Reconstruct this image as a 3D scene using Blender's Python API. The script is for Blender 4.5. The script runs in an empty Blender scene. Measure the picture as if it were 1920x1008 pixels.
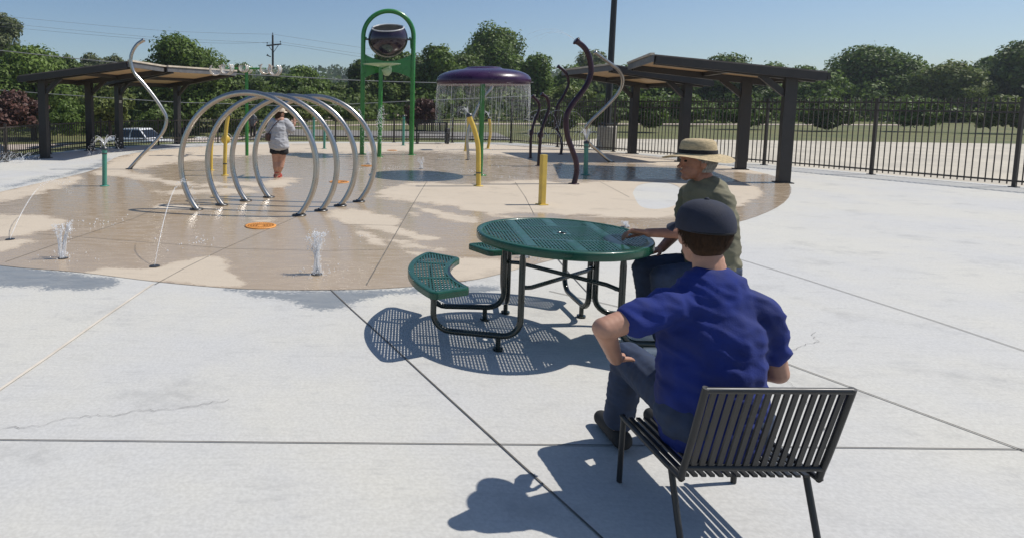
import bpy, bmesh, math, random
import numpy as np
from mathutils import Vector, Matrix, Euler
random.seed(7); RNG = np.random.default_rng(11)
C = bpy.context.scene.collection
R = math.radians
# ------------------------------------------------------------------ camera model
F = 1160.0; PX, PY = 600.0, 297.5; CH = 1.68
TH = math.atan((PY - 190.0) / F); RO = R(0.35)
def ray(px, py):
    x = (px - PX) / F; y = -(py - PY) / F
    x, y = x*math.cos(RO) - y*math.sin(RO), x*math.sin(RO) + y*math.cos(RO)
    return Vector((x, math.cos(TH) + y*math.sin(TH), -math.sin(TH) + y*math.cos(TH)))
def at(px, py, h=0.0):
    d = ray(px, py); t = (h - CH) / d.z
    return Vector((d.x*t, d.y*t, h))
def dep(px, py, Y):
    d = ray(px, py); t = Y / d.y
    return Vector((d.x*t, Y, CH + d.z*t))
def proj(X, Y, Z):
    X = np.asarray(X, float); Y = np.asarray(Y, float); z = np.asarray(Z, float) - CH
    f = Y*math.cos(TH) - z*math.sin(TH); u = Y*math.sin(TH) + z*math.cos(TH)
    x = X/f; y = u/f
    x, y = x*math.cos(RO) + y*math.sin(RO), -x*math.sin(RO) + y*math.cos(RO)
    return PX + F*x, PY - F*y
# ------------------------------------------------------------------ materials
def newmat(name):
    m = bpy.data.materials.new(name); m.use_nodes = True
    nt = m.node_tree; b = nt.nodes['Principled BSDF']
    return m, nt, b
def link(nt, a, b): nt.links.new(a, b)
def noise(nt, scale, detail=4, rough=.55, vec=None, stretch=None):
    n = nt.nodes.new('ShaderNodeTexNoise'); n.inputs['Scale'].default_value = scale
    n.inputs['Detail'].default_value = detail; n.inputs['Roughness'].default_value = rough
    tc = nt.nodes.new('ShaderNodeTexCoord'); src = tc.outputs['Object']
    if stretch:
        mp = nt.nodes.new('ShaderNodeMapping'); mp.inputs['Scale'].default_value = stretch[:3]
        if len(stretch) > 3: mp.inputs['Rotation'].default_value = (0, 0, stretch[3])
        link(nt, src, mp.inputs['Vector']); src = mp.outputs['Vector']
    link(nt, src, n.inputs['Vector'])
    return n.outputs['Fac']
def ramp(nt, fac, a, b, va=0.0, vb=1.0):
    n = nt.nodes.new('ShaderNodeMapRange'); n.interpolation_type = 'SMOOTHSTEP'
    link(nt, fac, n.inputs['Value'])
    n.inputs['From Min'].default_value = a; n.inputs['From Max'].default_value = b
    n.inputs['To Min'].default_value = va; n.inputs['To Max'].default_value = vb
    return n.outputs['Result']
def mixc(nt, fac, c1, c2, mode='MIX'):
    n = nt.nodes.new('ShaderNodeMix'); n.data_type = 'RGBA'; n.blend_type = mode
    for s, v in ((n.inputs[0], fac), (n.inputs[6], c1), (n.inputs[7], c2)):
        if isinstance(v, (tuple, list)): s.default_value = tuple(v) + ((1,) if len(v) == 3 else ())
        elif isinstance(v, (int, float)): s.default_value = v
        else: link(nt, v, s)
    return n.outputs[2]
def math_(nt, op, a, b=None):
    n = nt.nodes.new('ShaderNodeMath'); n.operation = op
    for s, v in ((n.inputs[0], a), (n.inputs[1], b)):
        if v is None: continue
        if isinstance(v, (int, float)): s.default_value = v
        else: link(nt, v, s)
    return n.outputs[0]
def bump(nt, b, h, strength, dist=.01):
    n = nt.nodes.new('ShaderNodeBump'); n.inputs['Strength'].default_value = strength; n.inputs['Distance'].default_value = dist
    link(nt, h, n.inputs['Height']); link(nt, n.outputs['Normal'], b.inputs['Normal'])
def mat(name, col, rough=.5, metal=0, var=.25, scale=6, coat=0, bmp=0, bscale=60, stretch=None, rvar=.1, spec=.5):
    m, nt, b = newmat(name)
    n = noise(nt, scale, 5, .6, stretch=stretch)
    lo = tuple(c*(1-var) for c in col); hi = tuple(min(1, c*(1+var)) for c in col)
    link(nt, mixc(nt, ramp(nt, n, .3, .7), lo, hi), b.inputs['Base Color'])
    link(nt, ramp(nt, n, .25, .75, max(.02, rough-rvar), min(1, rough+rvar)), b.inputs['Roughness'])
    b.inputs['Metallic'].default_value = metal; b.inputs['Coat Weight'].default_value = coat
    b.inputs['Coat Roughness'].default_value = .08; b.inputs['Specular IOR Level'].default_value = spec
    if bmp: bump(nt, b, noise(nt, bscale, 4), bmp, .005)
    return m
M = {}
M['steel'] = mat('brushed_steel', (.46,.44,.41), .29, 1, .06, 5, rvar=.04)
M['dark_steel'] = mat('dark_steel', (.10,.10,.10), .4, .8, .2)
M['green'] = mat('green_paint', (.022,.20,.030), .3, 0, .12, 4, coat=.5)
M['green_clear'] = None
M['yellow'] = mat('yellow_paint', (.66,.46,.075), .4, 0, .10, 5, coat=.3, bmp=.08, bscale=25)
M['teal'] = mat('teal_paint', (.06,.26,.195), .4, 0, .12, 5, coat=.3)
M['purple'] = mat('purple_paint', (.034,.008,.043), .30, 0, .2, 3, coat=.25, bmp=.22, bscale=45, spec=.35)
M['plum'] = mat('plum_paint', (.026,.006,.017), .34, 0, .2, 5, coat=.2, spec=.3)
M['table'] = mat('green_plastic_coat', (.009,.068,.039), .30, 0, .14, 9, coat=.25, bmp=.06, bscale=50, spec=.35)
M['table_leg'] = mat('dark_green_frame', (.006,.015,.012), .3, 0, .3, 12, coat=.35)
M['brown'] = mat('dark_brown_steel', (.030,.026,.024), .5, 0, .2, 4)
M['fence'] = mat('bronze_fence_paint', (.046,.038,.032), .5, 0, .2, 3)
M['fascia'] = mat('grey_fascia', (.12,.12,.125), .5, 0, .15, 3)
M['trim'] = mat('cream_drip_edge', (.55,.48,.38), .5, 0, .15, 3)
M['soffit'] = mat('wood_soffit', (.50,.345,.195), .6, 0, .20, 2.2, stretch=(1,9,1,.1))
M['rooftop'] = mat('roof_sheet', (.13,.11,.095), .6, 0, .2, 3)
M['concrete_base'] = mat('cast_concrete', (.43,.40,.34), .85, 0, .14, 5, bmp=.2, bscale=30, stretch=(1,1,6))
M['black'] = mat('black_metal', (.016,.017,.018), .45, 0, .3, 5)
M['wood_pole'] = mat('weathered_pole', (.055,.046,.040), .8, 0, .3, 2)
M['wire'] = mat('wire_metal', (.28,.28,.28), .5, 0, .1, 2)
M['orange'] = mat('orange_grate', (.72,.30,.06), .5, 0, .12, 8)
M['orange_dark'] = mat('grate_slot', (.20,.085,.02), .6, 0, .1, 8)
M['joint'] = mat('joint_sealant', (.12,.11,.095), .8, 0, .3, 3)
M['joint_pale'] = mat('joint_filler', (.60,.54,.45), .8, 0, .12, 3)
M['cloth_grey'] = mat('grey_knit', (.41,.415,.435), .9, 0, .10, 9, bmp=.2, bscale=90)
M['cloth_black'] = mat('black_cotton', (.012,.012,.014), .9, 0, .2, 9)
M['cloth_blue'] = mat('royal_blue_cotton', (.009,.022,.155), .9, 0, .28, 5, bmp=.3, bscale=160)
M['cloth_teal'] = mat('olive_cotton', (.16,.15,.10), .9, 0, .22, 5, bmp=.3, bscale=160)
M['denim'] = mat('dark_denim', (.03,.045,.085), .9, 0, .2, 20, bmp=.2, bscale=60)
M['skin'] = mat('skin', (.46,.25,.17), .5, 0, .10, 14, spec=.4)
M['skin_tan'] = mat('tanned_skin', (.33,.15,.095), .5, 0, .16, 25, spec=.4)
M['hair'] = mat('brown_hair', (.045,.024,.013), .8, 0, .35, 30, stretch=(4,4,.6), spec=.2)
M['hair_grey'] = mat('grey_hair', (.27,.25,.23), .8, 0, .45, 30, stretch=(4,4,.6))
M['straw'] = mat('straw_weave', (.46,.36,.21), .9, 0, .25, 40, bmp=.5, bscale=120, stretch=(1,1,5))
M['cap_navy'] = mat('navy_twill', (.022,.026,.045), .9, 0, .25, 8, bmp=.3, bscale=160)
M['cap'] = mat('beige_cap', (.62,.52,.40), .85, 0, .1, 10)
M['leather'] = mat('brown_leather', (.055,.020,.012), .5, 0, .2, 12)
M['red'] = mat('red_sandal', (.50,.075,.055), .5, 0, .15, 12)
M['white'] = mat('white_paint', (.78,.78,.78), .3, 0, .05, 4, coat=.5)
M['car_dark'] = mat('slate_car_paint', (.035,.045,.06), .25, 0, .1, 2, coat=.8)
M['car_black'] = mat('black_car_paint', (.008,.008,.009), .4, 0, .1, 2, coat=.15, spec=.3)
M['glass'] = mat('tinted_glass', (.012,.014,.016), .05, 0, .1, 2, spec=.8)
M['rubber'] = mat('tyre_rubber', (.02,.02,.02), .85, 0, .2, 8)
M['lamp_lens'] = mat('lamp_lens', (.7,.7,.68), .1, 0, .05, 5)
M['chrome'] = mat('chrome', (.75,.75,.75), .12, 1, .05, 5)
M['sign'] = mat('pale_sign', (.5,.48,.42), .6, 0, .1, 5)
M['eye'] = mat('eye_dark', (.02,.015,.012), .2, 0, .1, 5)
M['lip'] = mat('lips', (.30,.11,.09), .5, 0, .1, 5)
M['asphalt'] = mat('asphalt', (.20,.185,.165), .9, 0, .14, 1.2, bmp=.15, bscale=40)
M['pale_lot'] = mat('pale_lot_concrete', (.50,.45,.36), .9, 0, .12, .7, bmp=.1, bscale=30)
M['path'] = mat('path_concrete', (.46,.38,.32), .9, 0, .12, 1, bmp=.1, bscale=30)
M['bark'] = mat('bark', (.055,.042,.032), .9, 0, .35, 3, bmp=.5, bscale=12, stretch=(1,1,.25))
def clear_mat(name, tint, fac, rough=.08):
    m, nt, b = newmat(name)
    b.inputs['Base Color'].default_value = tint + (1,); b.inputs['Roughness'].default_value = rough
    t = nt.nodes.new('ShaderNodeBsdfTransparent'); mx = nt.nodes.new('ShaderNodeMixShader')
    n = noise(nt, 9, 3)
    link(nt, ramp(nt, n, .3, .7, max(0, fac-.08), fac+.08), mx.inputs[0])
    link(nt, t.outputs[0], mx.inputs[1]); link(nt, b.outputs[0], mx.inputs[2])
    link(nt, mx.outputs[0], nt.nodes['Material Output'].inputs['Surface'])
    return m
M['clear'] = clear_mat('clear_acrylic', (.74,.77,.80), .32, .06)
M['clear_rim'] = clear_mat('acrylic_edge', (.72,.63,.53), .9, .15)
M['green_clear'] = clear_mat('translucent_bowl', (.45,.62,.42), .72, .15)
M['water'] = clear_mat('falling_water', (.92,.94,.96), .36, .06)
M['curtain'] = clear_mat('thin_falling_water', (.90,.92,.94), .23, .06)
M['foam'] = clear_mat('water_spray', (.93,.95,.97), .55, .2)
def leaf_mat(name, col, var=.5, trans=.34):
    m, nt, b = newmat(name)
    a = nt.nodes.new('ShaderNodeAttribute'); a.attribute_name = 'tint'
    lo = tuple(c*(1-var) for c in col); hi = (col[0]*(1+var*1.15), col[1]*(1+var*.85), col[2]*(1+var*.5))
    c = mixc(nt, a.outputs['Fac'], lo, hi)
    link(nt, c, b.inputs['Base Color']); b.inputs['Roughness'].default_value = .55; b.inputs['Specular IOR Level'].default_value = .3
    t = nt.nodes.new('ShaderNodeBsdfTranslucent'); link(nt, mixc(nt, .5, c, (.12,.20,.03)), t.inputs['Color'])
    mx = nt.nodes.new('ShaderNodeMixShader'); mx.inputs[0].default_value = trans
    link(nt, b.outputs[0], mx.inputs[1]); link(nt, t.outputs[0], mx.inputs[2])
    link(nt, mx.outputs[0], nt.nodes['Material Output'].inputs['Surface'])
    return m
M['leaf'] = leaf_mat('green_leaves', (.120,.192,.042))
M['leaf_pale'] = leaf_mat('pale_leaves', (.150,.180,.092), .4)
M['leaf_lite'] = leaf_mat('yellow_green_leaves', (.150,.190,.052), .4)
M['leaf_dark'] = leaf_mat('dark_leaves', (.098,.150,.042))
M['leaf_red'] = leaf_mat('maroon_leaves', (.085,.042,.036), .5, .1)
M['leaf_far'] = leaf_mat('far_leaves', (.070,.105,.055), .35)
# ground materials
def wet_ground(name, dry, dry2, wet, wet2, wr=.22, speck=.75):
    m, nt, b = newmat(name)
    a = nt.nodes.new('ShaderNodeAttribute'); a.attribute_name = 'wet'
    n1 = noise(nt, 2.2, 9, .68, stretch=(1, 1.3, 1)); n2 = noise(nt, 30, 5, .7, stretch=(1, 1.6, 1))
    t = math_(nt, 'ADD', a.outputs['Fac'], math_(nt, 'MULTIPLY', math_(nt, 'SUBTRACT', n1, .5), 1.25))
    t = math_(nt, 'ADD', t, math_(nt, 'MULTIPLY', math_(nt, 'SUBTRACT', n2, .5), speck))
    w = ramp(nt, t, .40, .62)
    big = noise(nt, .55, 6, .6); fine = noise(nt, 55, 5, .7)
    streak = noise(nt, 5, 7, .7, stretch=(.6, 2.2, 1, .25))
    dc = mixc(nt, ramp(nt, big, .35, .65), dry, dry2)
    dc = mixc(nt, .35, dc, mixc(nt, ramp(nt, fine, .3, .7), tuple(c*.72 for c in dry), tuple(min(1, c*1.2) for c in dry)))
    blot = noise(nt, 1.3, 9, .72, stretch=(1, 1.2, 1, .7))
    dc = mixc(nt, math_(nt, 'MULTIPLY', ramp(nt, blot, .52, .72), .55), dc, tuple(c*.62 for c in dry))
    broom = noise(nt, 26, 3, .6, stretch=(.06, 2.2, 1, .35))
    dc = mixc(nt, math_(nt, 'MULTIPLY', ramp(nt, broom, .45, .75), .16), dc, tuple(c*.70 for c in dry))
    dots = noise(nt, 14, 6, .75)
    dc = mixc(nt, math_(nt, 'MULTIPLY', ramp(nt, dots, .64, .72), .30), dc, tuple(c*.52 for c in dry))
    dc = mixc(nt, math_(nt, 'MULTIPLY', ramp(nt, streak, .52, .72), .38), dc, tuple(c*.68 for c in dry))
    wc = mixc(nt, ramp(nt, streak, .32, .68), wet, wet2)
    brush = noise(nt, 9, 6, .7, stretch=(.35, 3.2, 1, .12))
    wc = mixc(nt, math_(nt, 'MULTIPLY', ramp(nt, brush, .42, .70), .40), wc, tuple(c*.74 for c in wet))
    wc = mixc(nt, .15, wc, mixc(nt, ramp(nt, fine, .3, .7), tuple(c*.7 for c in wet), tuple(c*1.3 for c in wet)))
    link(nt, mixc(nt, w, dc, wc), b.inputs['Base Color'])
    rw = ramp(nt, streak, .35, .65, wr, wr+.22)
    mr = nt.nodes.new('ShaderNodeMix'); mr.data_type = 'FLOAT'
    link(nt, w, mr.inputs[0]); mr.inputs[2].default_value = .85; link(nt, rw, mr.inputs[3])
    link(nt, mr.outputs[0], b.inputs['Roughness'])
    b.inputs['Specular IOR Level'].default_value = .55
    bump(nt, b, math_(nt, 'ADD', fine, math_(nt, 'MULTIPLY', streak, .6)), .12, .004)
    return m
M['pad'] = wet_ground('tan_pad_concrete', (.53,.45,.348), (.57,.485,.375), (.405,.308,.205), (.44,.352,.255), .10)
M['deck'] = wet_ground('pale_deck_concrete', (.51,.505,.485), (.57,.548,.475), (.22,.235,.245), (.27,.285,.29), .30, 1.7)
def grass_mat():
    m, nt, b = newmat('lawn')
    n1 = noise(nt, .25, 6, .6); n2 = noise(nt, 9, 5, .7)
    c = mixc(nt, ramp(nt, n1, .35, .65), (.085,.105,.030), (.17,.155,.055))
    c = mixc(nt, .4, c, mixc(nt, ramp(nt, n2, .3, .7), (.05,.075,.02), (.19,.18,.07)))
    link(nt, c, b.inputs['Base Color']); b.inputs['Roughness'].default_value = .9
    bump(nt, b, n2, .6, .05); return m
M['lawn'] = grass_mat()
M['hill'] = mat('wooded_hill', (.050,.070,.040), .95, 0, .5, .12, bmp=1, bscale=.4)
# ------------------------------------------------------------------ mesh builder
ROOTLOC = {}
def tag(o, label=None, cat=None, group=None, kind=None):
    if label: o['label'] = label
    if cat: o['category'] = cat
    if group: o['group'] = group
    if kind: o['kind'] = kind
    return o
def thing(name, loc, label, cat, group=None, rz=0):
    o = bpy.data.objects.new(name, None); C.objects.link(o); o.location = loc; o.rotation_euler[2] = rz
    o.empty_display_size = .2
    ROOTLOC[o] = (Vector(loc), rz); return tag(o, label, cat, group)
class MB:
    def __init__(s): s.v = []; s.f = []; s.sm = []
    def add(s, vs, fs, smooth=False):
        o = len(s.v); s.v += [tuple(v) for v in vs]; s.f += [tuple(i+o for i in f) for f in fs]; s.sm += [smooth]*len(fs); return s
    def box(s, c, d, rz=0, rot=None):
        m = rot if rot else Matrix.Rotation(rz, 3, 'Z'); c = Vector(c)
        vs = [c + m @ Vector((x*d[0]/2, y*d[1]/2, z*d[2]/2)) for x in (-1,1) for y in (-1,1) for z in (-1,1)]
        return s.add(vs, [(0,1,3,2),(4,6,7,5),(0,4,5,1),(2,3,7,6),(0,2,6,4),(1,5,7,3)])
    def beam(s, a, b, w, h, up=(0,0,1)):
        a = Vector(a); b = Vector(b); d = (b-a); L = d.length; d.normalize(); u = Vector(up)
        sd = d.cross(u).normalized(); u2 = sd.cross(d)
        m = Matrix((d, sd, u2)).transposed()
        return s.box((a+b)/2, (L, w, h), rot=m)
    def tube(s, pts, r, n=10, cap=True, smooth=True):
        pts = [Vector(p) for p in pts]; N = len(pts)
        rs = r if isinstance(r, (list, tuple)) else [r]*N
        T = [(pts[min(i+1, N-1)] - pts[max(i-1, 0)]).normalized() for i in range(N)]
        ref = Vector((0,0,1)) if abs(T[0].z) < .9 else Vector((1,0,0))
        u = T[0].cross(ref).normalized(); vs = []
        for i in range(N):
            u = (u - T[i]*u.dot(T[i])).normalized(); w = T[i].cross(u)
            for k in range(n):
                a = 2*math.pi*k/n; vs.append(pts[i] + (u*math.cos(a) + w*math.sin(a))*rs[i])
        fs = [(i*n+k, i*n+(k+1) % n, (i+1)*n+(k+1) % n, (i+1)*n+k) for i in range(N-1) for k in range(n)]
        s.add(vs, fs, smooth)
        if cap: s.add(vs[:n], [tuple(range(n))[::-1]]); s.add(vs[-n:], [tuple(range(n))])
        return s
    def lathe(s, prof, n=32, loc=(0,0,0), m=None, smooth=True, a0=0, a1=2*math.pi):
        loc = Vector(loc); m = m or Matrix.Identity(3); vs = []; full = abs(a1-a0-2*math.pi) < 1e-6
        k1 = n if full else n+1
        for r, z in prof:
            for k in range(k1):
                a = a0 + (a1-a0)*k/n; vs.append(loc + m @ Vector((r*math.cos(a), r*math.sin(a), z)))
        fs = []
        for i in range(len(prof)-1):
            for k in range(n):
                k2 = (k+1) % k1 if full else k+1
                fs.append((i*k1+k, i*k1+k2, (i+1)*k1+k2, (i+1)*k1+k))
        return s.add(vs, fs, smooth)
    def cyl(s, c, r, h, n=16, r2=None):
        r2 = r if r2 is None else r2; c = Vector(c)
        return s.tube([c, c+Vector((0,0,h))], [r, r2], n)
    def loft(s, rings, smooth=False, cap=True):
        n = len(rings[0]); vs = [p for r in rings for p in r]
        s.add(vs, [(i*n+k, i*n+(k+1) % n, (i+1)*n+(k+1) % n, (i+1)*n+k) for i in range(len(rings)-1) for k in range(n)], smooth)
        if cap: s.add(rings[0], [tuple(range(n))[::-1]]); s.add(rings[-1], [tuple(range(n))])
        return s
    def sph(s, c, r, n=8, sc=(1,1,1)):
        c = Vector(c); vs = [c+Vector((0,0,r*sc[2]))]; m = max(3, n//2)
        for i in range(1, m):
            t = math.pi*i/m
            for k in range(n):
                a = 2*math.pi*k/n; vs.append(c+Vector((r*sc[0]*math.sin(t)*math.cos(a), r*sc[1]*math.sin(t)*math.sin(a), r*sc[2]*math.cos(t))))
        vs.append(c-Vector((0,0,r*sc[2]))); L = len(vs)-1
        fs = [(0, 1+k, 1+(k+1) % n) for k in range(n)]
        for i in range(m-2):
            for k in range(n): fs.append((1+i*n+k, 1+(i+1)*n+k, 1+(i+1)*n+(k+1) % n, 1+i*n+(k+1) % n))
        fs += [(L, 1+(m-2)*n+(k+1) % n, 1+(m-2)*n+k) for k in range(n)]
        return s.add(vs, fs, True)
    def drop(s, c, r):
        c = Vector(c); q = [c+Vector(d)*r for d in ((1,0,0),(-1,0,0),(0,1,0),(0,-1,0),(0,0,1.3),(0,0,-1.3))]
        return s.add(q, [(0,2,4),(2,1,4),(1,3,4),(3,0,4),(2,0,5),(1,2,5),(3,1,5),(0,3,5)], True)
    def build(s, name, m, parent=None, local=False, bevel=0, label=None, kind=None):
        me = bpy.data.meshes.new(name); vs = s.v
        if parent is not None and not local:
            root = parent
            while root.parent: root = root.parent
            L, rz = ROOTLOC[root]; mi = Matrix.Rotation(-rz, 3, 'Z')
            vs = [mi @ (Vector(v)-L) for v in vs]
        me.from_pydata([tuple(v) for v in vs], [], s.f); me.polygons.foreach_set('use_smooth', s.sm)
        bm = bmesh.new(); bm.from_mesh(me); bmesh.ops.recalc_face_normals(bm, faces=bm.faces)
        if bevel:
            bmesh.ops.remove_doubles(bm, verts=bm.verts, dist=1e-5)
            es = [e for e in bm.edges if len(e.link_faces) == 2 and e.calc_face_angle(0) > .6]
            bmesh.ops.bevel(bm, geom=es, offset=bevel, segments=2, affect='EDGES', profile=.6)
        bm.to_mesh(me); bm.free()
        me.materials.append(m); me.update()
        o = bpy.data.objects.new(name, me); C.objects.link(o)
        if parent is not None: o.parent = parent
        if label: o['label'] = label
        if kind: o['kind'] = kind
        return o
def copy_tree(o, parent=None):
    c = o.copy(); C.objects.link(c)
    if parent is not None: c.parent = parent
    for ch in list(o.children): copy_tree(ch, c)
    return c
def smooth_path(pts, k=6):
    pts = [Vector(p) for p in pts]; out = []
    for i in range(len(pts)-1):
        p0 = pts[max(i-1, 0)]; p1 = pts[i]; p2 = pts[i+1]; p3 = pts[min(i+2, len(pts)-1)]
        for j in range(k):
            t = j/k
            out.append(.5*((2*p1) + (p2-p0)*t + (2*p0-5*p1+4*p2-p3)*t*t + (3*p1-p0-3*p2+p3)*t**3))
    return out+[pts[-1]]
def quad_cloud(name, cen, nrm, size, tint, m, parent=None, off=(0,0,0)):
    """many small four-sided leaves"""
    N = len(cen); a = RNG.normal(size=(N,3)); u = np.cross(nrm, a); u /= np.linalg.norm(u, axis=1)[:,None]+1e-9
    w = np.cross(nrm, u); w /= np.linalg.norm(w, axis=1)[:,None]+1e-9
    s = size[:,None]; asp = RNG.uniform(.45,.8,(N,1))
    bend = nrm*s*RNG.uniform(-.25,.25,(N,1))
    V = np.stack([cen-u*s, cen-w*s*asp+bend, cen+u*s, cen+w*s*asp+bend], 1).reshape(-1,3) - np.array(off)
    me = bpy.data.meshes.new(name); me.vertices.add(4*N); me.vertices.foreach_set('co', V.astype(np.float32).ravel())
    me.loops.add(4*N); me.loops.foreach_set('vertex_index', np.arange(4*N, dtype=np.int32))
    me.polygons.add(N); me.polygons.foreach_set('loop_start', np.arange(0,4*N,4, dtype=np.int32))
    me.update(calc_edges=True)
    at_ = me.attributes.new('tint', 'FLOAT', 'FACE'); at_.data.foreach_set('value', np.clip(tint,0,1).astype(np.float32))
    me.materials.append(m)
    o = bpy.data.objects.new(name, me); C.objects.link(o)
    if parent is not None: o.parent = parent
    return o
# ------------------------------------------------------------------ ground
def S(t): t = np.clip(t, 0, 1); return t*t*(3-2*t)
FENCE_L = [(-9.2,7.0),(-8.9,10.0),(-8.65,13.0),(-8.5,16.0),(-8.45,18.6),(-8.0,20.6),(-7.0,22.3),(-5.5,23.8),(-3.2,24.9),(-.5,25.5),(3.7,25.6),(7.9,25.6)]
FENCE_R = [(7.9,25.6),(10.6,20.5),(13.0,15.6),(15.3,10.8),(17.3,6.2),(18.6,1.5)]
def terrain(X, Y):
    X = np.asarray(X, float); Y = np.asarray(Y, float)
    d = 1.42*np.maximum(S((-X-9.2)/6)*S((30-Y)/14+.9), S((Y-25.5)/9)*S((-X-1.5)/6))
    up = .9*S((Y-45)/60) + .6*S((Y-45)/25)*S((-X-2)/8)
    return -.07 - d + up
def sdf(P, poly):
    """signed distance, positive inside"""
    P = np.asarray(P, float); poly = np.asarray(poly, float); n = len(poly)
    best = np.full(len(P), 1e18); ins = np.zeros(len(P), bool)
    for i in range(n):
        a = poly[i]; b = poly[(i+1) % n]; e = b-a; w = P-a
        t = np.clip((w @ e)/max(e @ e, 1e-12), 0, 1); d = w - t[:,None]*e
        best = np.minimum(best, (d*d).sum(1))
        c = ((a[1] > P[:,1]) != (b[1] > P[:,1])) & (P[:,0] < e[0]*(P[:,1]-a[1])/(e[1] if abs(e[1]) > 1e-12 else 1e-12) + a[0])
        ins ^= c
    return np.where(ins, 1, -1)*np.sqrt(best)
def crv(p, k=4):
    return [(v.x, v.y) for v in smooth_path([(x, y, 0) for x, y in p]+[(p[0][0], p[0][1], 0)], k)][:-1]
VS = 3.0
def pxs(poly): return [(x, y*VS) for x, y in poly]
PAD = [(0,360),(75,343),(150,326),(188,314),(203,303),(225,293),(270,285),(335,278.5),(400,273.5),(500,270.5),(600,269),(700,268.5),(835,269),(960,272.5),(1050,277),(1120,282),(1200,291),(1300,303),(1420,322),(1480,345),(1470,380),(1400,412),(1300,432),(1200,447),(1130,462),(1075,477),(1000,496),(925,516),(880,525),(800,534),(700,541),(560,543),(440,540),(300,528),(150,510),(0,497),(-150,470),(-260,430),(-220,390),(-90,372)]
ISLE = [(1186,362),(1195,349),(1215,343),(1245,342),(1270,349),(1282,362),(1277,378),(1255,389),(1225,392),(1200,386)]
DRY = [
 [(705,371),(716,358),(745,347),(790,342),(860,346),(930,342),(1000,338),(1060,343),(1130,340),(1250,338),(1400,345),(1420,370),(1330,400),(1200,410),(1120,405),(1040,401),(960,399),(900,397),(830,384),(760,376)],
 [(617,402),(628,395),(655,391),(675,393),(700,398),(735,407),(747,414),(744,424),(762,432),(790,440),(822,447),(800,449),(770,444),(735,436),(690,428),(650,418),(625,410)],
 [(664,432),(690,437),(720,455),(718,460),(690,450)],[(737,449),(765,453),(824,464),(822,468),(780,465),(745,458)],
 [(775,387),(800,390),(880,405),(895,412),(885,417),(850,413),(805,399)],[(750,468),(800,473),(815,480),(770,478)],
 [(925,403),(985,407),(960,409),(930,407)],[(765,398),(786,402),(780,404)],
 [(-80,404),(0,402),(60,404),(115,411),(112,424),(60,437),(0,445),(-80,450)],[(-80,456),(0,452),(45,449),(62,452),(30,464),(0,470),(-80,480)],
 [(150,514),(200,500),(270,503),(325,494),(395,482),(425,490),(432,510),(455,538),(300,526)],
 [(-80,372),(0,360),(100,338),(150,330),(140,344),(100,354),(60,365),(0,377)],
 [(170,325),(190,318),(205,303),(230,293),(275,284),(335,277),(420,271),(600,266),(835,266),(960,269),(1060,274),(1210,288),(1480,318),(1480,330),(1200,306),(1040,303),(960,293),(850,286),(760,283),(700,287),(620,287),(540,285),(480,291),(400,297),(335,304),(262,316),(240,322),(290,333),(330,340),(395,346),(396,350),(330,346),(250,334),(200,330)],
 [(395,340),(430,344),(475,343),(520,337),(550,335),(558,339),(540,345),(515,351),(460,349),(400,346)],[(400,357),(440,354),(474,357),(476,361),(430,363),(400,362)],
 [(285,360),(330,357),(395,356),(395,361),(330,363)],[(280,388),(320,384),(365,388),(390,390),(350,393),(300,393)],
 [(470,411),(505,411),(505,417),(470,416)],
 [(826,512),(838,498),(860,484),(905,486),(1000,498),(930,516),(880,526),(845,520)],[(1010,490),(1050,476),(1090,468),(1120,470),(1060,486)],
]
WETDECK = [
 [(840,540),(900,533),(940,540),(880,552)],
 [(-90,484),(0,496),(150,512),(225,522),(195,540),(140,541),(80,538),(0,534),(-90,520)],
 [(430,541),(560,545),(700,543),(800,535),(870,527),(800,546),(730,553),(700,557),(640,574),(600,580),(565,574),(540,562),(470,553)],
 [(10,352),(75,339),(150,323),(188,311),(200,300),(188,306),(130,325),(70,336),(30,346)],
 [(255,290),(330,281),(400,276),(400,273),(330,276),(260,284)]]
def pad_sd(P):
    q = np.c_[P[:,0], P[:,1]*VS]
    return np.minimum(sdf(q, pxs(crv(PAD))), -sdf(q, pxs(crv(ISLE))))
def union(P, polys, sm=3):
    q = np.c_[P[:,0], P[:,1]*VS]; d = np.full(len(P), -1e9)
    for p in polys: d = np.maximum(d, sdf(q, pxs(crv(p, sm))))
    return d
ys = [2.0]
while ys[-1] < 28: ys.append(ys[-1]*1.0078)
ys = np.array(ys); us = np.arange(-.78, 1.24, .0056)
UU, YY = np.meshgrid(us, ys); XX = UU*YY
gx, gy = proj(XX.ravel(), YY.ravel(), 0*XX.ravel()); GP = np.c_[gx, gy]
psd = pad_sd(GP); dsd = union(GP, DRY); wsd = union(GP, WETDECK)
pole = np.array(FENCE_L + FENCE_R[1:] + [(18.6,-6),(-9.2,-6)])
fsd = sdf(np.c_[XX.ravel(), YY.ravel()], pole + 0.0) + .25
padwet = np.clip(.5 - dsd/60, 0, 1); deckwet = np.clip(.5 + wsd/60, 0, 1)
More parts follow.
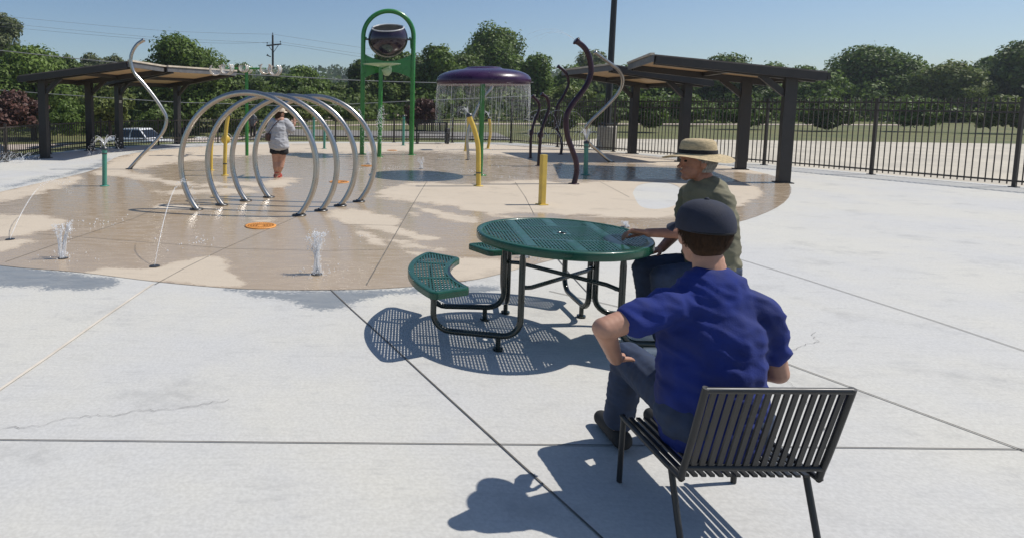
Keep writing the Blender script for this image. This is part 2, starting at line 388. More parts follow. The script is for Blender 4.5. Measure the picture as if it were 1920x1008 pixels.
def clip_sheet(name, sd, attr, z, m, extra=None):
    nr, nc = XX.shape; X = XX.ravel(); Y = YY.ravel()
    I = np.arange(nr*nc).reshape(nr, nc)
    q = np.stack([I[:-1,:-1], I[:-1,1:], I[1:,1:], I[1:,:-1]], -1).reshape(-1,4)
    pos = sd > 0; cnt = pos[q].sum(1)
    full = q[cnt == 4]; part = q[(cnt > 0) & (cnt < 4)]
    V = [tuple(v) for v in np.c_[X, Y, np.full(len(X), z)]]; A = list(attr); Fc = [tuple(f) for f in full.tolist()]
    cache = {}
    def cut(a, b):
        k = (min(a,b), max(a,b))
        if k not in cache:
            t = sd[a]/(sd[a]-sd[b]); cache[k] = len(V)
            V.append((X[a]+(X[b]-X[a])*t, Y[a]+(Y[b]-Y[a])*t, z)); A.append(attr[a]+(attr[b]-attr[a])*t)
        return cache[k]
    for f in part.tolist():
        out = []
        for i in range(4):
            a, b = f[i], f[(i+1) % 4]
            if pos[a]: out.append(a)
            if pos[a] != pos[b]: out.append(cut(a, b))
        if len(out) > 2: Fc.append(tuple(out))
    used = np.zeros(len(V), bool)
    for f in Fc:
        for i in f: used[i] = True
    mp = np.cumsum(used)-1
    V2 = [V[i] for i in range(len(V)) if used[i]]; A2 = [A[i] for i in range(len(V)) if used[i]]
    F2 = [tuple(int(mp[i]) for i in f) for f in Fc]
    if extra:
        for poly, zz in extra:
            o = len(V2); V2 += [(x, y, zz) for x, y in poly]; A2 += [0.0]*len(poly); F2.append(tuple(range(o, o+len(poly))))
    me = bpy.data.meshes.new(name); me.from_pydata(V2, [], F2)
    a = me.attributes.new('wet', 'FLOAT', 'POINT'); a.data.foreach_set('value', np.array(A2, np.float32))
    me.materials.append(m); me.update()
    o = bpy.data.objects.new(name, me); C.objects.link(o); return tag(o, kind='structure')
clip_sheet('splash_pad', np.minimum(psd, fsd*200), padwet, 0.0, M['pad'])
clip_sheet('deck', np.minimum(fsd*200, -psd+18), deckwet, -.004, M['deck'], [([tuple(p) for p in pole], -.016)])
# terrain sheet
tx = np.concatenate([np.linspace(-400,-45,16)[:-1], np.linspace(-45,60,85), np.linspace(60,400,16)[1:]])
ty = np.concatenate([np.linspace(-80,0,8)[:-1], np.linspace(0,80,90), np.linspace(80,900,30)[1:]])
TX, TY = np.meshgrid(tx, ty); TZ = terrain(TX, TY)
I = np.arange(TX.size).reshape(TX.shape)
me = bpy.data.meshes.new('grass'); me.from_pydata(np.c_[TX.ravel(), TY.ravel(), TZ.ravel()].tolist(), [], np.stack([I[:-1,:-1], I[:-1,1:], I[1:,1:], I[1:,:-1]], -1).reshape(-1,4).tolist())
me.materials.append(M['lawn']); me.polygons.foreach_set('use_smooth', [True]*len(me.polygons))
o = bpy.data.objects.new('grass', me); C.objects.link(o); tag(o, kind='structure')
def draped(name, pts, w, m, lift=.012, k=10):
    p = smooth_path([(x, y, 0) for x, y in pts], k); mb = MB(); vs = []; nw = 5
    for i in range(len(p)):
        t = (p[min(i+1, len(p)-1)]-p[max(i-1, 0)]).normalized(); n = Vector((-t.y, t.x, 0))
        for j in range(nw):
            q = p[i] + n*w*(j/(nw-1)-.5); vs.append((q.x, q.y, float(terrain(q.x, q.y))+lift))
    mb.add(vs, [(i*nw+j, i*nw+j+1, (i+1)*nw+j+1, (i+1)*nw+j) for i in range(len(p)-1) for j in range(nw-1)], True)
    return tag(mb.build(name, m), kind='structure')
draped('road', [(-6,36.5),(0,34),(5,32.8),(9.5,32.0)], 6.5, M['asphalt'], .03, 20)
draped('path', [(-30,24),(-16,29),(-9,34),(-4,40),(4,46),(20,50),(50,52)], 1.8, M['path'], .03, 16)
draped('road', [(-40,33),(-22,40),(-10,47),(0,56),(10,70)], 5, M['path'], .03, 16)
mb = MB(); lot = [(11.3,20.2),(16.0,10.5),(19.5,0),(45,0),(60,24),(34,27.5),(20,29.5),(13.5,30),(9.0,25.5)]
mb.add([(x, y, -.045) for x, y in lot], [tuple(range(len(lot)))]); tag(mb.build('parking_lot', M['pale_lot']), kind='structure')
# joints cut in the slabs (thin sealant strips lying on the concrete)
def strip(mb, p, w, z=.0015):
    a = [at(*q) for q in p]
    for i in range(len(a)-1):
        d = (a[i+1]-a[i]).normalized(); n = Vector((-d.y, d.x, 0))*w/2
        mb.add([(*(a[i]-n).xy, z), (*(a[i]+n).xy, z), (*(a[i+1]+n).xy, z), (*(a[i+1]-n).xy, z)], [(0,1,2,3)])
jm = MB()
strip(jm, [(800,341),(770,390),(735,450),(686,535)], .011)
strip(jm, [(966,342),(985,370),(1002,404)], .010); strip(jm, [(1044,483),(1066,510),(1150,600)], .009)
strip(jm, [(10,491),(110,456),(250,410),(330,375)], .010); strip(jm, [(290,533),(345,503),(420,466),(560,405)], .008)
strip(jm, [(620,542),(660,580),(720,634),(830,735),(1000,890),(1110,990),(1180,1055)], .010)
strip(jm, [(1125,341),(1180,370)], .010); strip(jm, [(640,421),(745,423)], .008)
strip(jm, [(60,438),(170,446),(430,466),(600,470),(720,468)], .006)
strip(jm, [(1030,545),(1150,572),(1300,615),(1500,690),(1800,800),(2100,910),(2500,1050),(3200,1300)], .010)
strip(jm, [(-120,822),(500,828),(1200,834),(2000,842)], .007); strip(jm, [(1270,450),(1500,520),(1750,600),(1960,670),(2100,715),(2500,840)], .009)
tag(jm.build('slab_joints', M['joint']), kind='structure')
jm = MB(); strip(jm, [(288,531),(245,560),(195,594),(90,668),(-60,770)], .022)

tag(jm.build('slab_seam', M['joint_pale']), kind='structure')
cm = MB()
for x0, y0, a, n in ((-2.3,2.85,.30,60),(2.6,3.0,1.2,60),(3.4,6.2,2.5,60)):
    pts = []; x, y = x0, y0; am = a
    for k in range(n): pts.append((x, y)); a = am + random.gauss(0,.45); am += random.gauss(0,.035); x += math.cos(a)*.035; y += math.sin(a)*.035
    for (xa, ya), (xb, yb) in zip(pts, pts[1:]):
        d = Vector((xb-xa, yb-ya, 0)).normalized(); q = Vector((-d.y, d.x, 0))*random.uniform(.0006,.0014)
        cm.add([(xa-q.x,ya-q.y,.002),(xa+q.x,ya+q.y,.002),(xb+q.x,yb+q.y,.002),(xb-q.x,yb-q.y,.002)], [(0,1,2,3)])
tag(cm.build('hairline_cracks', M['joint']), kind='structure')
# ------------------------------------------------------------------ fences
def fence(pts, h, label, spacing, name='picket_fence', panel=2.35):
    P = [Vector((x, y, 0)) for x, y in pts]
    t = thing(name, P[0], label, 'fence', 'fences round the splash pad')
    seg = [(P[i+1]-P[i]).length for i in range(len(P)-1)]; tot = sum(seg)
    def pt(s):
        for i, L in enumerate(seg):
            if s <= L or i == len(seg)-1: return P[i] + (P[i+1]-P[i])*(s/L)
            s -= L
    n = round(tot/panel); st = tot/n
    for k in range(n):
        a, b = pt(k*st), pt((k+1)*st); d = (b-a).normalized(); mb = MB()
        rails = [h-.05, .12] + ([h-.24] if h > 1.3 else [.24])
        for z in rails: mb.beam(a+Vector((0,0,z)), b+Vector((0,0,z)), .032, .036)
        c = int((b-a).length/spacing); ang = math.atan2(d.y, d.x)
        for j in range(1, c):
            q = a+(b-a)*(j/c); top = h-.03 if h < 1.3 else h+.06
            mb.box((q.x, q.y, (top+.05)/2), (.018, .018, top-.05), ang)
        mb.build('panel', M['fence'], t)
    for k in range(n+1):
        q = pt(k*st); mb = MB(); mb.box((q.x, q.y, (h+.05)/2-.01), (.06,.06,h+.07), .2); mb.box((q.x, q.y, h+.035), (.072,.072,.02), .2)
        mb.box((q.x, q.y, .004), (.13,.13,.012), .2); mb.build('post', M['fence'], t)
    return t
fence(FENCE_L, .97, 'low dark brown picket fence curving round the left and far side of the pad', .105)
fence(FENCE_R, 1.78, 'tall dark brown picket fence behind the purple curved poles on the right', .105)
# ------------------------------------------------------------------ shelters
def shelter(p1, nrm, label, lens=2.8, hi=2.65):
    """cantilever shade roof: two posts on line p1 -> p1+along, roof rising along nrm"""
    n = Vector((nrm[0], nrm[1], 0)).normalized(); al = Vector((-n.y, n.x, 0))
    p1 = Vector((p1[0], p1[1], 0))
    t = thing('shade_shelter', p1, label, 'shelter', 'cantilevered shade shelters beside the pad')
    lo, zl, zh, ov = -.53, 2.30, 2.70, .30
    def P(u, v, dz=0): return p1 + n*u + al*v + Vector((0,0, zl+(zh-zl)*(u-lo)/(hi-lo)+dz))
    v0, v1 = -ov, lens+ov
    mb = MB(); mb.loft([[P(lo,v0,.02), P(hi,v0,.02), P(hi,v1,.02), P(lo,v1,.02)], [P(lo,v0,.05), P(hi,v0,.05), P(hi,v1,.05), P(lo,v1,.05)]]); mb.build('roof', M['rooftop'], t)
    mb = MB(); mb.loft([[P(lo+.08,v0+.08,-.006), P(hi-.08,v0+.08,-.006), P(hi-.08,v1-.08,-.006), P(lo+.08,v1-.08,-.006)], [P(lo+.08,v0+.08,.018), P(hi-.08,v0+.08,.018), P(hi-.08,v1-.08,.018), P(lo+.08,v1-.08,.018)]]); mb.build('soffit', M['soffit'], t)
    for v in (0, lens):
        b = p1 + al*v; mb = MB(); mb.box((b.x, b.y, 1.13), (.22,.18,2.26), math.atan2(n.y, n.x)); mb.box((b.x, b.y, .006), (.32,.28,.02), math.atan2(n.y, n.x)); mb.build('post', M['brown'], t)
        mb = MB(); mb.beam(P(lo+.1, v, -.10), P(hi-.05, v, -.07), .12, .16); mb.build('rafter', M['brown'], t)
        mb = MB(); mb.beam(b+n*.08+Vector((0,0,1.88)), P(.55, v, -.14), .10, .12); mb.build('brace', M['brown'], t)
    for v, e in ((v0,1), (v1,-1)):
        mb = MB(); mb.beam(P(lo, v+e*.03, -.06), P(hi-.03, v+e*.03, -.06), .055, .17); mb.build('side_fascia', M['brown'], t)
    for u in (.95, lo+.12):
        mb = MB(); mb.beam(P(u, v0+.06, -.055), P(u, v1-.06, -.055), .10, .10); mb.build('purlin', M['brown'], t)
    mb = MB(); mb.beam(P(hi+.03, v0, -.045), P(hi+.03, v1, -.045), .05, .15); mb.build('front_fascia', M['fascia'], t)
    mb = MB(); mb.beam(P(hi+.045, v0, .055), P(hi+.045, v1, .055), .09, .05); mb.build('drip_edge', M['trim'], t)
    mb = MB(); mb.beam(P(lo-.03, v0, -.045), P(lo-.03, v1, -.045), .05, .15); mb.build('back_fascia', M['brown'], t)
    return t, al, n
shelter((-7.92,17.75), (1,-.10), 'brown cantilever shade shelter with wood soffit nearest on the left by the turquoise post')
t, al, n = shelter((-7.0,21.55), (.85,-.53), 'brown cantilever shade shelter farther back on the left behind the steel S pole')
mb = MB(); mb.box(Vector((-6.9,21.43,1.62)), (.012,.1,.1), math.atan2(n.y,n.x)); mb.build('sign_plate', M['sign'], t)
shelter((10.42,20.6), (-1,-.02), 'brown shade shelter farther back on the right beside the light pole', hi=2.3)
shelter((10.83,15.85), (-.949,.316), 'brown shade shelter nearest on the right with pale front edge')
# ------------------------------------------------------------------ hoops
hoops = [((369,393),(561,404)),((416,384.5),(602,395)),((461,376.5),(638,386)),((504,370),(673,378))]
hl = ['nearest brushed steel hoop of the tunnel standing in front of the orange drain','second brushed steel hoop of the tunnel, just behind the nearest one','third brushed steel hoop of the tunnel, next to the farthest','farthest brushed steel hoop of the tunnel, closest to the green dump bucket']
for (a, b), lb, Rr in zip(hoops, hl, (1.09,1.08,1.07,1.062)):
    A = at(*a); B = at(*b); mid = (A+B)/2; d = (B-A).normalized(); half = (B-A).length/2
    zc = math.sqrt(Rr*Rr-half*half)
    if True:
        t = thing('steel_hoop', mid, lb, 'hoop', 'four steel hoops forming a tunnel')
        a0 = -math.asin(zc/Rr); pts = []
        for i in range(65):
            an = a0 + (math.pi-2*a0)*i/64
            pts.append(mid + d*Rr*math.cos(an) + Vector((0,0, zc+Rr*math.sin(an))))
        MB().tube(pts, .044, 16).build('ring', M['steel'], t)
        for q in (A, B):
            MB().lathe([(0,.0),(.105,.0),(.105,.012),(.06,.018),(.05,.03)], 20, (q.x, q.y, .002)).build('base_plate', M['dark_steel'], t)
# ------------------------------------------------------------------ curved and straight poles
def pole(name, px, r, m, label, cat, group=None, head=None, cap=None, band=None, plate=True, k=6, lean=0):
    base = at(*px[0]); Y = base.y; pts = [dep(x, y, Y+lean*i/(len(px)-1)) for i, (x, y) in enumerate(px)]; pts[0].z = -.01
    t = thing(name, (base.x, Y, 0), label, cat, group)
    p = smooth_path(pts, k); MB().tube(p, r, 14).build('shaft', m, t)
    d = (p[-1]-p[-2]).normalized()
    if head: MB().tube([p[-1]-d*.03, p[-1]+d*.005, p[-1]+d*.02, p[-1]+d*.045, p[-1]+d*.06], [r*1.02, r*1.1, r*head, r*head*1.02, r*head*.7], 16).build('nozzle_head', M['plum'] if m is M['plum'] else m, t)
    if cap: MB().tube([p[-1]-d*.02, p[-1]+d*.03, p[-1]+d*.034, p[-1]+d*.05], [r*1.25, r*1.25, r*.6, r*.5], 16).build('cap', M['dark_steel'], t)
    if band:
        q = dep(band[0], band[1], Y); MB().tube([q-Vector((0,0,.012)), q+Vector((0,0,.012))], r*1.06, 16).build('joint_band', M['dark_steel'], t)
    if plate: MB().lathe([(0,0),(r*2.0,0),(r*2.0,.010),(r*1.2,.016)], 20, (base.x, Y, .002)).build('base_plate', m if m not in (M['steel'],) else M['dark_steel'], t)
    return t, p, d
TOPS = {}
TOPS['s1'] = pole('curved_spray_pole', [(242,317),(264.6,292.5),(285.5,272),(302,253),(310.5,236),(311.5,219.6),(302,201),(287.5,180),(269,157),(253,139),(247,126),(245,110),(249,96),(257,84),(267,77)], .043, M['steel'], 'brushed steel S shaped pole in front of the left shelters', 'spray pole', 'curved spray poles', head=1.15)
TOPS['s2'] = pole('curved_spray_pole', [(1147,304),(1138,299),(1123,285),(1110,274),(1101,263.4),(1097,250),(1099,239),(1110,225),(1127,209),(1145,191),(1158,176),(1166,161),(1167,146),(1160,132.4),(1147,121.5),(1132,110.6),(1118,100)], .043, M['steel'], 'brushed steel S shaped pole behind the big purple one on the right', 'spray pole', 'curved spray poles', head=1.15, lean=-1.35)
TOPS['s3'] = pole('curved_spray_pole', [(878,300),(877,281),(876,265),(878,247),(882,233),(888,219),(895,203),(903,189),(912,177),(921,167),(926,155),(923,145)], .040, M['steel'], 'brushed steel curved pole half hidden behind the purple mushroom', 'spray pole', 'curved spray poles')
TOPS['p1'] = pole('curved_spray_pole', [(1076,345),(1081,324),(1080,303),(1073,282),(1065.6,261),(1061.5,238),(1062.5,217),(1069,203),(1078,189.6),(1092,172),(1103,154),(1108,135),(1107,117),(1102,100),(1094,88),(1083,79)], .054, M['plum'], 'tallest dark purple S shaped pole, nearest of the purple ones', 'spray pole', 'curved spray poles', head=1.5)
TOPS['p2'] = pole('curved_spray_pole', [(1051,290),(1053.5,276),(1052,261),(1046.5,248),(1042,233),(1041.7,215),(1045.5,198),(1054,185),(1063,167),(1066,154),(1063,141),(1056,132),(1048,126)], .043, M['plum'], 'slim tall purple S pole standing behind the tallest purple one', 'spray pole', 'curved spray poles', head=1.5)
TOPS['p3'] = pole('curved_spray_pole', [(994.5,297),(995,271),(996,255),(998,243),(1002,229),(1007.7,215.6),(1011,203.7),(1010.5,195),(1006,188),(1000,182)], .040, M['plum'], 'short purple hooked pole with a disc, left of its twin', 'spray pole', 'curved spray poles', head=1.5)
TOPS['p4'] = pole('curved_spray_pole', [(1009.5,311),(1011.7,279),(1012.7,259),(1016,243),(1020.6,229),(1025.6,215.6),(1029,202.7),(1028.5,191.7),(1024.6,183),(1018,178.5)], .041, M['plum'], 'short purple hooked pole with a disc, right beside the top of the yellow bollard', 'spray pole', 'curved spray poles', head=1.5)
def disc(t, px, py, Y, r, m, tilt=.5):
    q = dep(px, py, Y); mt = Matrix.Rotation(R(90), 3, 'X') @ Matrix.Identity(3); mt = Matrix.Rotation(tilt, 3, 'Z') @ mt
    MB().lathe([(0,-.02),(r,-.02),(r*1.03,0),(r,.02),(0,.02)], 24, q, mt).build('spray_disc', m, t)
    MB().lathe([(r*1.45,-.012),(r*1.52,0),(r*1.45,.012)], 24, q, mt).build('water_ring', M['water'], t)
for k, (px, py) in (('p3',(995.8,249)),('p4',(1013.3,254))):
    t, p, d = TOPS[k]; disc(t, px, py, p[0].y, .085, M['plum'])
TOPS['y1'] = pole('bent_spray_pole', [(897,349),(897,330),(897,309),(897,288.6),(896,272.7),(893,257),(888,239.5),(883,227),(879.5,217)], .048, M['yellow'], 'yellow bent pole with black cap, nearest, beside the mushroom shadow', 'spray pole', 'yellow spray poles', cap=1, band=(897,324))
TOPS['y2'] = pole('bent_spray_pole', [(872.5,284),(874,268),(877,247),(878.5,231),(877,218)], .045, M['yellow'], 'yellow bent pole mostly hidden behind the nearest yellow one', 'spray pole', 'yellow spray poles', cap=1)
TOPS['y3'] = pole('bent_spray_pole', [(914.5,279),(918,261),(919.6,247),(919,233),(917,222)], .048, M['yellow'], 'yellow bent pole with dark cap, right of the mushroom stem', 'spray pole', 'yellow spray poles', cap=1)
TOPS['y4'] = pole('bent_spray_pole', [(421.7,329),(421.7,307),(422.5,275),(423.7,247),(426,227.6),(428.5,215)], .044, M['yellow'], 'yellow bent pole with a round disc seen through the hoops', 'spray pole', 'yellow spray poles', cap=1, band=(421.7,307))
t, p, d = TOPS['y4']; disc(t, 423, 262, p[0].y, .10, M['yellow'], .2)
TOPS['y5'] = pole('bent_spray_pole', [(396,319.7),(396,300),(396.5,278),(398.5,258),(402,243)], .040, M['yellow'], 'yellow pole hidden along the second hoop, left of the disc pole', 'spray pole', 'yellow spray poles', cap=1)
base = at(1016,384); t = thing('yellow_bollard', base, 'straight yellow square tube bollard standing alone on the dry pad', 'bollard')
hpx = dep(1020,290,base.y).z; MB().box((base.x, base.y, hpx/2), (.088,.088,hpx), .25).build('shaft', M['yellow'], t, bevel=.008)
MB().box((base.x, base.y, .008), (.15,.15,.014), .25).build('base_plate', M['yellow'], t, bevel=.003)
for k, b, tp, r, lb in (('t1',(196,349),(196,279),.046,'nearest turquoise post topped by an umbrella of water'),('t2',(588,272),(588.5,218),.045,'slim turquoise post right of the woman, the farther of two close together'),('t3',(608,279),(608.6,231),.045,'slim turquoise post seen between two hoops, nearer of the close pair'),('t4',(756,273),(757.2,218),.048,'slim turquoise post standing just left of the bucket frame right leg'),('t5',(1098,328),(1099.5,268),.050,'turquoise post spraying in front of the steel S pole on the right')):
    TOPS[k] = pole('spray_post', [b, tp], r, M['teal'], lb, 'spray post', 'turquoise spray posts', cap=1, k=2, band=(b[0]+(tp[0]-b[0])*.87, b[1]+(tp[1]-b[1])*.87))
# ------------------------------------------------------------------ dump bucket frame
bl = at(679.2,289.5); br = at(772.4,290.8); Yb = (bl.y+br.y)/2
t = thing('dump_bucket_frame', ((bl.x+br.x)/2, Yb, 0), 'tall green arched frame carrying a tipping bucket over the pad', 'water feature')
cx = (dep(680.8,100,Yb).x+dep(774.8,100,Yb).x)/2; hw = (dep(774.8,100,Yb).x-dep(680.8,100,Yb).x)/2
ztop = dep(727,21,Yb).z; zc = ztop-hw
pts = [Vector((cx-hw, Yb, -.01)), Vector((cx-hw, Yb, 1)), Vector((cx-hw, Yb, zc-.3))] + [Vector((cx-hw*math.cos(a), Yb, zc+hw*math.sin(a))) for a in np.linspace(0, math.pi, 33)] + [Vector((cx+hw, Yb, zc-.3)), Vector((cx+hw, Yb, 1)), Vector((cx+hw, Yb, -.01))]
MB().tube(pts, .072, 16).build('arch', M['green'], t)
def pz(y): return dep(727, y, Yb).z
ring = []
for i in range(13):
    u = i/12; x = cx-hw+.05+(2*hw-.1)*u; s = 4*u*(1-u); ring.append((x, pz(102+13*s), pz(147-12.5*s)))
mb = MB()
for i in range(12):
    (x0,a0,b0),(x1,a1,b1) = ring[i], ring[i+1]
    mb.loft([[(x0,Yb-.012,b0),(x0,Yb-.012,a0),(x0,Yb+.012,a0),(x0,Yb+.012,b0)],[(x1,Yb-.012,b1),(x1,Yb-.012,a1),(x1,Yb+.012,a1),(x1,Yb+.012,b1)]], cap=i in (0,11))
mb.build('web_plate', M['green'], t)
q = at(711,294); Ym = q.y; tp = dep(714.2,127,Ym)
MB().tube([Vector((q.x, Ym, -.01)), Vector((tp.x, Ym, tp.z-.1)), tp], .065, 14).build('splash_leg', M['green'], t)
bz = dep(716,121,Ym); MB().lathe([(.06,-.09),(.18,-.06),(.57,.0),(.575,.012),(.17,-.035),(.03,-.06)], 36, bz).build('splash_bowl', M['green_clear'], t)
MB().lathe([(.0,-.24),(.10,-.20),(.17,-.10),(.19,.02),(.175,.02),(.15,-.09),(.09,-.18),(0,-.215)], 24, bz+Vector((.12,.05,-.12)), Matrix.Rotation(R(-25),3,'Y')).build('side_scoop', M['green_clear'], t)
for x, y in ((bl.x, bl.y), (br.x, br.y), (q.x, q.y)):
    MB().lathe([(0,0),(.13,0),(.13,.014),(.09,.02)], 20, (x, y, .002)).build('base_plate', M['green'], t)
bc = dep(727.3,73,Yb); Rb = .62
tb = thing('tipping_bucket', bc, 'big glossy dark purple bowl bucket hung in the green arch', 'bucket')
mtl = Matrix.Rotation(R(19), 3, 'X') @ Matrix.Rotation(R(-3), 3, 'Y')
prof = [(Rb*math.sin(a), -Rb*.93*math.cos(a)) for a in np.linspace(0.001, R(127), 26)]
rimr, rimz = prof[-1]
MB().lathe(prof, 48, bc, mtl).build('shell', mat('bucket_paint', (.017,.006,.022), .22, 0, .2, 3, coat=.4), tb)
MB().lathe([(rimr*.985, rimz-.002)] + [(r*.965, z*.965+.012) for r, z in prof[::-1][1:]], 48, bc, mtl).build('lining', mat('grey_fibreglass', (.30,.29,.28), .35, 0, .15, 4), tb)
MB().lathe([(rimr+.012, rimz-.02),(rimr+.018, rimz+.006),(rimr-.005, rimz+.018),(rimr-.03, rimz+.006),(rimr-.028,rimz-.02)], 48, bc, mtl).build('rim', mat('pale_rim', (.50,.50,.50), .3, 0, .1, 4), tb)
for s in (-1, 1):
    MB().tube([bc+Vector((s*Rb*.96,0,-.02)), bc+Vector((s*(hw-.02),0,-.02))], .03, 10).build('pivot', M['dark_steel'], tb)
    MB().tube([bc+Vector((s*(Rb+.06),0,.05)), bc+Vector((s*(Rb+.10),0,-.05)), bc+Vector((s*(hw-.06),0,-.16)), bc+Vector((s*(hw-.05),0,-.30))], .028, 8).build('bracket', M['green'], t)
# ------------------------------------------------------------------ mushroom
Ym = 14.15; q = at(900,329); q = Vector((dep(901,300,q.y).x, q.y, 0)); Ym = q.y
t = thing('mushroom_shower', q, 'dark purple mushroom shaped shower on a green stem', 'water feature')
zr = dep(902,160,Ym).z; zt = dep(902,125.5,Ym).z; H = zt-zr; Rm = 85.5/F*Ym
MB().tube([q+Vector((0,0,-.01)), q+Vector((0,0,zr+.1))], .056, 18).build('stem', M['green'], t)
MB().lathe([(0,0),(.14,0),(.14,.014),(.08,.02)], 24, q+Vector((0,0,.002))).build('base_plate', M['green'], t)
prof = [(.04,.02),(Rm*.80,.02),(Rm*.93,-.005),(Rm*.985,.03),(Rm,.10),(Rm*.985,.17),(Rm*.93,.245),(Rm*.84,.305),(Rm*.70,.355),(Rm*.55,.385),(Rm*.45,.395),(Rm*.405,.41),(Rm*.37,.435),(Rm*.30,.452),(.001,.46)]
prof = [(v.x, v.y*H/.46) for v in smooth_path([(r, z, 0) for r, z in prof], 4)]
MB().lathe(prof, 64, (q.x, q.y, zr)).build('dome', M['purple'], t)
MUSH = (q, zr, Rm)
# ------------------------------------------------------------------ clear tub spinner
b = at(463,292); Yc = b.y; zt = dep(463,129,Yc).z
t = thing('tub_spinner', b, 'green post with arms holding clear acrylic tubs behind the hoops', 'water feature')
MB().tube([b+Vector((0,0,-.01)), Vector((b.x, Yc, zt+.04))], .052, 14).build('post', M['green'], t)
MB().lathe([(0,-.06),(.09,-.06),(.10,0),(.09,.05),(.05,.08),(0,.085)], 18, (b.x, Yc, zt)).build('hub', M['green'], t)
def tub(c, ax, r, L):
    ax = Vector(ax).normalized(); up = Vector((0,0,1)); sx = up.cross(ax).normalized(); m3 = Matrix((sx, up, -ax)).transposed()
    a0, a1 = R(90+42), R(360+90-42); g = thing_tub
    o = MB().lathe([(r,-L/2),(r,L/2),(r-.008,L/2),(r-.008,-L/2)], 30, c, m3, a0=a0, a1=a1).build('tub', M['clear'], t)
    for e in (-1, 1):
        MB().lathe([(r+.008,e*L/2-.018),(r+.008,e*L/2+.018),(r-.022,e*L/2+.018),(r-.022,e*L/2-.018),(r+.008,e*L/2-.018)], 30, c, m3, a0=a0, a1=a1).build('rim', M['clear_rim'], o)
    MB().lathe([(0,0),(r-.01,0)], 20, c-ax*L*.1, m3, a0=R(150), a1=R(390)).build('divider', M['clear'], o)
thing_tub = None
for ang, Ls in ((172, .66), (-5, .60), (94, .40), (262, .30)):
    a = R(ang); e = Vector((b.x+math.cos(a)*Ls, Yc+math.sin(a)*Ls, zt))
    MB().tube([Vector((b.x, Yc, zt)), e], [.034,.028], 10).build('arm', M['green'], t)
    if ang in (94, 262): tub(e+Vector((0, math.sin(a)*.06, .0)), (.22,1,0), .12, .2)
for x, y, sx in ((404,131,-.30),(426,129,.25),(497.5,128.5,-.25),(515.5,131,.30)): tub(dep(x, y, Yc-.05), (sx,1,0), .172, .24)
# ------------------------------------------------------------------ floor drains
for px, py, rr, lb in ((488.5,424,30,'round orange floor drain in front of the nearest hoop'),(636,341.5,18.5,'round orange floor drain seen between the hoops on the right'),(688,311.5,11.5,'round orange floor drain under the green bucket frame'),(735,282.5,9.5,'farthest and smallest orange floor drain near the right green leg')):
    c = at(px, py); r = rr/F*c.y; c.z = .004
    t = thing('floor_drain', c, lb, 'floor drain', 'orange floor drains')
    MB().lathe([(r,0),(r,.006),(r*.86,.010),(r*.84,.006)], 40, c).build('frame', M['orange'], t)
    mb = MB(); mb.lathe([(0,.004),(r*.86,.004)], 40, c); mb.build('grate_plate', M['orange'], t)
    mb = MB()
    for ringr in (.28,.45,.62,.78):
        n = int(10+ringr*34)
        for k in range(n):
            a = 2*math.pi*k/n; mb.box((c.x+r*ringr*math.cos(a), c.y+r*ringr*math.sin(a), c.z+.0052), (r*.11, r*.035, .002), a)
    mb.build('slot', M['orange_dark'], t, kind='stuff')
# ------------------------------------------------------------------ lamp pole, utility pole, wires
b = at(1136.5,281); t = thing('light_pole', b, 'dark steel light pole on a round concrete base by the right shelter', 'light pole')
MB().lathe([(0,0),(.325,0),(.33,.02),(.325,.80),(.31,.86),(.0,.86)], 40, b).build('concrete_base', M['concrete_base'], t)
MB().box((b.x, b.y, .91), (.46,.46,.09), .3).build('base_cover', M['black'], t, bevel=.015)
MB().tube([b+Vector((0,0,.9)), b+Vector((.05,0,8.4))], [.115,.085], 16).build('shaft', M['black'], t)
MB().beam(b+Vector((-.7,0,8.3)), b+Vector((.8,0,8.3)), .07,.07).build('crossarm', M['black'], t)
for s in (-.75, .8): MB().box((b.x+s, b.y-.15, 8.33), (.35,.6,.14)).build('lamp_head', M['black'], t, bevel=.02)
Yu = 70; ub = Vector((dep(512,200,Yu).x, Yu, float(terrain(dep(512,200,Yu).x, Yu)))); ut = dep(511.3,66,Yu)
t = thing('utility_pole', ub, 'dark wooden utility pole with one crossarm far behind the hoops', 'utility pole')
MB().tube([ub, ut], [.16,.105], 10).build('shaft', M['wood_pole'], t)
MB().beam(dep(499.5,86,Yu), dep(527.5,83,Yu), .12,.15).build('crossarm', M['wood_pole'], t)
for a, c in (((504,87),(510,95)),((522,85),(513,98))): MB().beam(dep(*a,Yu-.1), dep(*c,Yu-.1), .06,.06).build('brace', M['wood_pole'], t)
for x, y in ((501,84),(525.8,81.5),(511.3,66)):
    q = dep(x,y,Yu); MB().tube([q, q+Vector((0,0,.12)), q+Vector((0,0,.18)), q+Vector((0,0,.26))], [.03,.03,.07,.04], 8).build('insulator', M['dark_steel'], t)
q = dep(508,107,Yu); MB().tube([q, dep(503,105,Yu), dep(500.5,103,Yu)], [.05,.06,.12], 8).build('fixture', M['dark_steel'], t)
def wire(pts, label, r=.012, Y=70):
    p = smooth_path([dep(x, y, Y) for x, y in pts], 5); o = MB().tube(p, r, 5).build('power_line', M['wire']); tag(o, label, 'wire', 'overhead wires')
wire([(-60,22),(0,30),(270,55),(400,62),(511,64.5)], 'topmost overhead wire running left from the utility pole')
wire([(-60,36),(0,43),(270,69),(400,76),(501,81)], 'middle overhead wire left of the utility pole crossarm')
wire([(-60,44),(0,50),(200,68),(400,81),(526,79)], 'lowest of the three fine wires at the upper left')
wire([(511,64.5),(620,81),(700,93),(820,110),(1000,128)], 'topmost overhead wire running right from the utility pole')
wire([(526,79),(600,90),(690,103),(820,118),(1000,134)], 'middle overhead wire right of the utility pole crossarm')
wire([(501,81),(560,88),(690,109),(820,123),(1000,139)], 'lower overhead wire right of the utility pole behind the bucket')
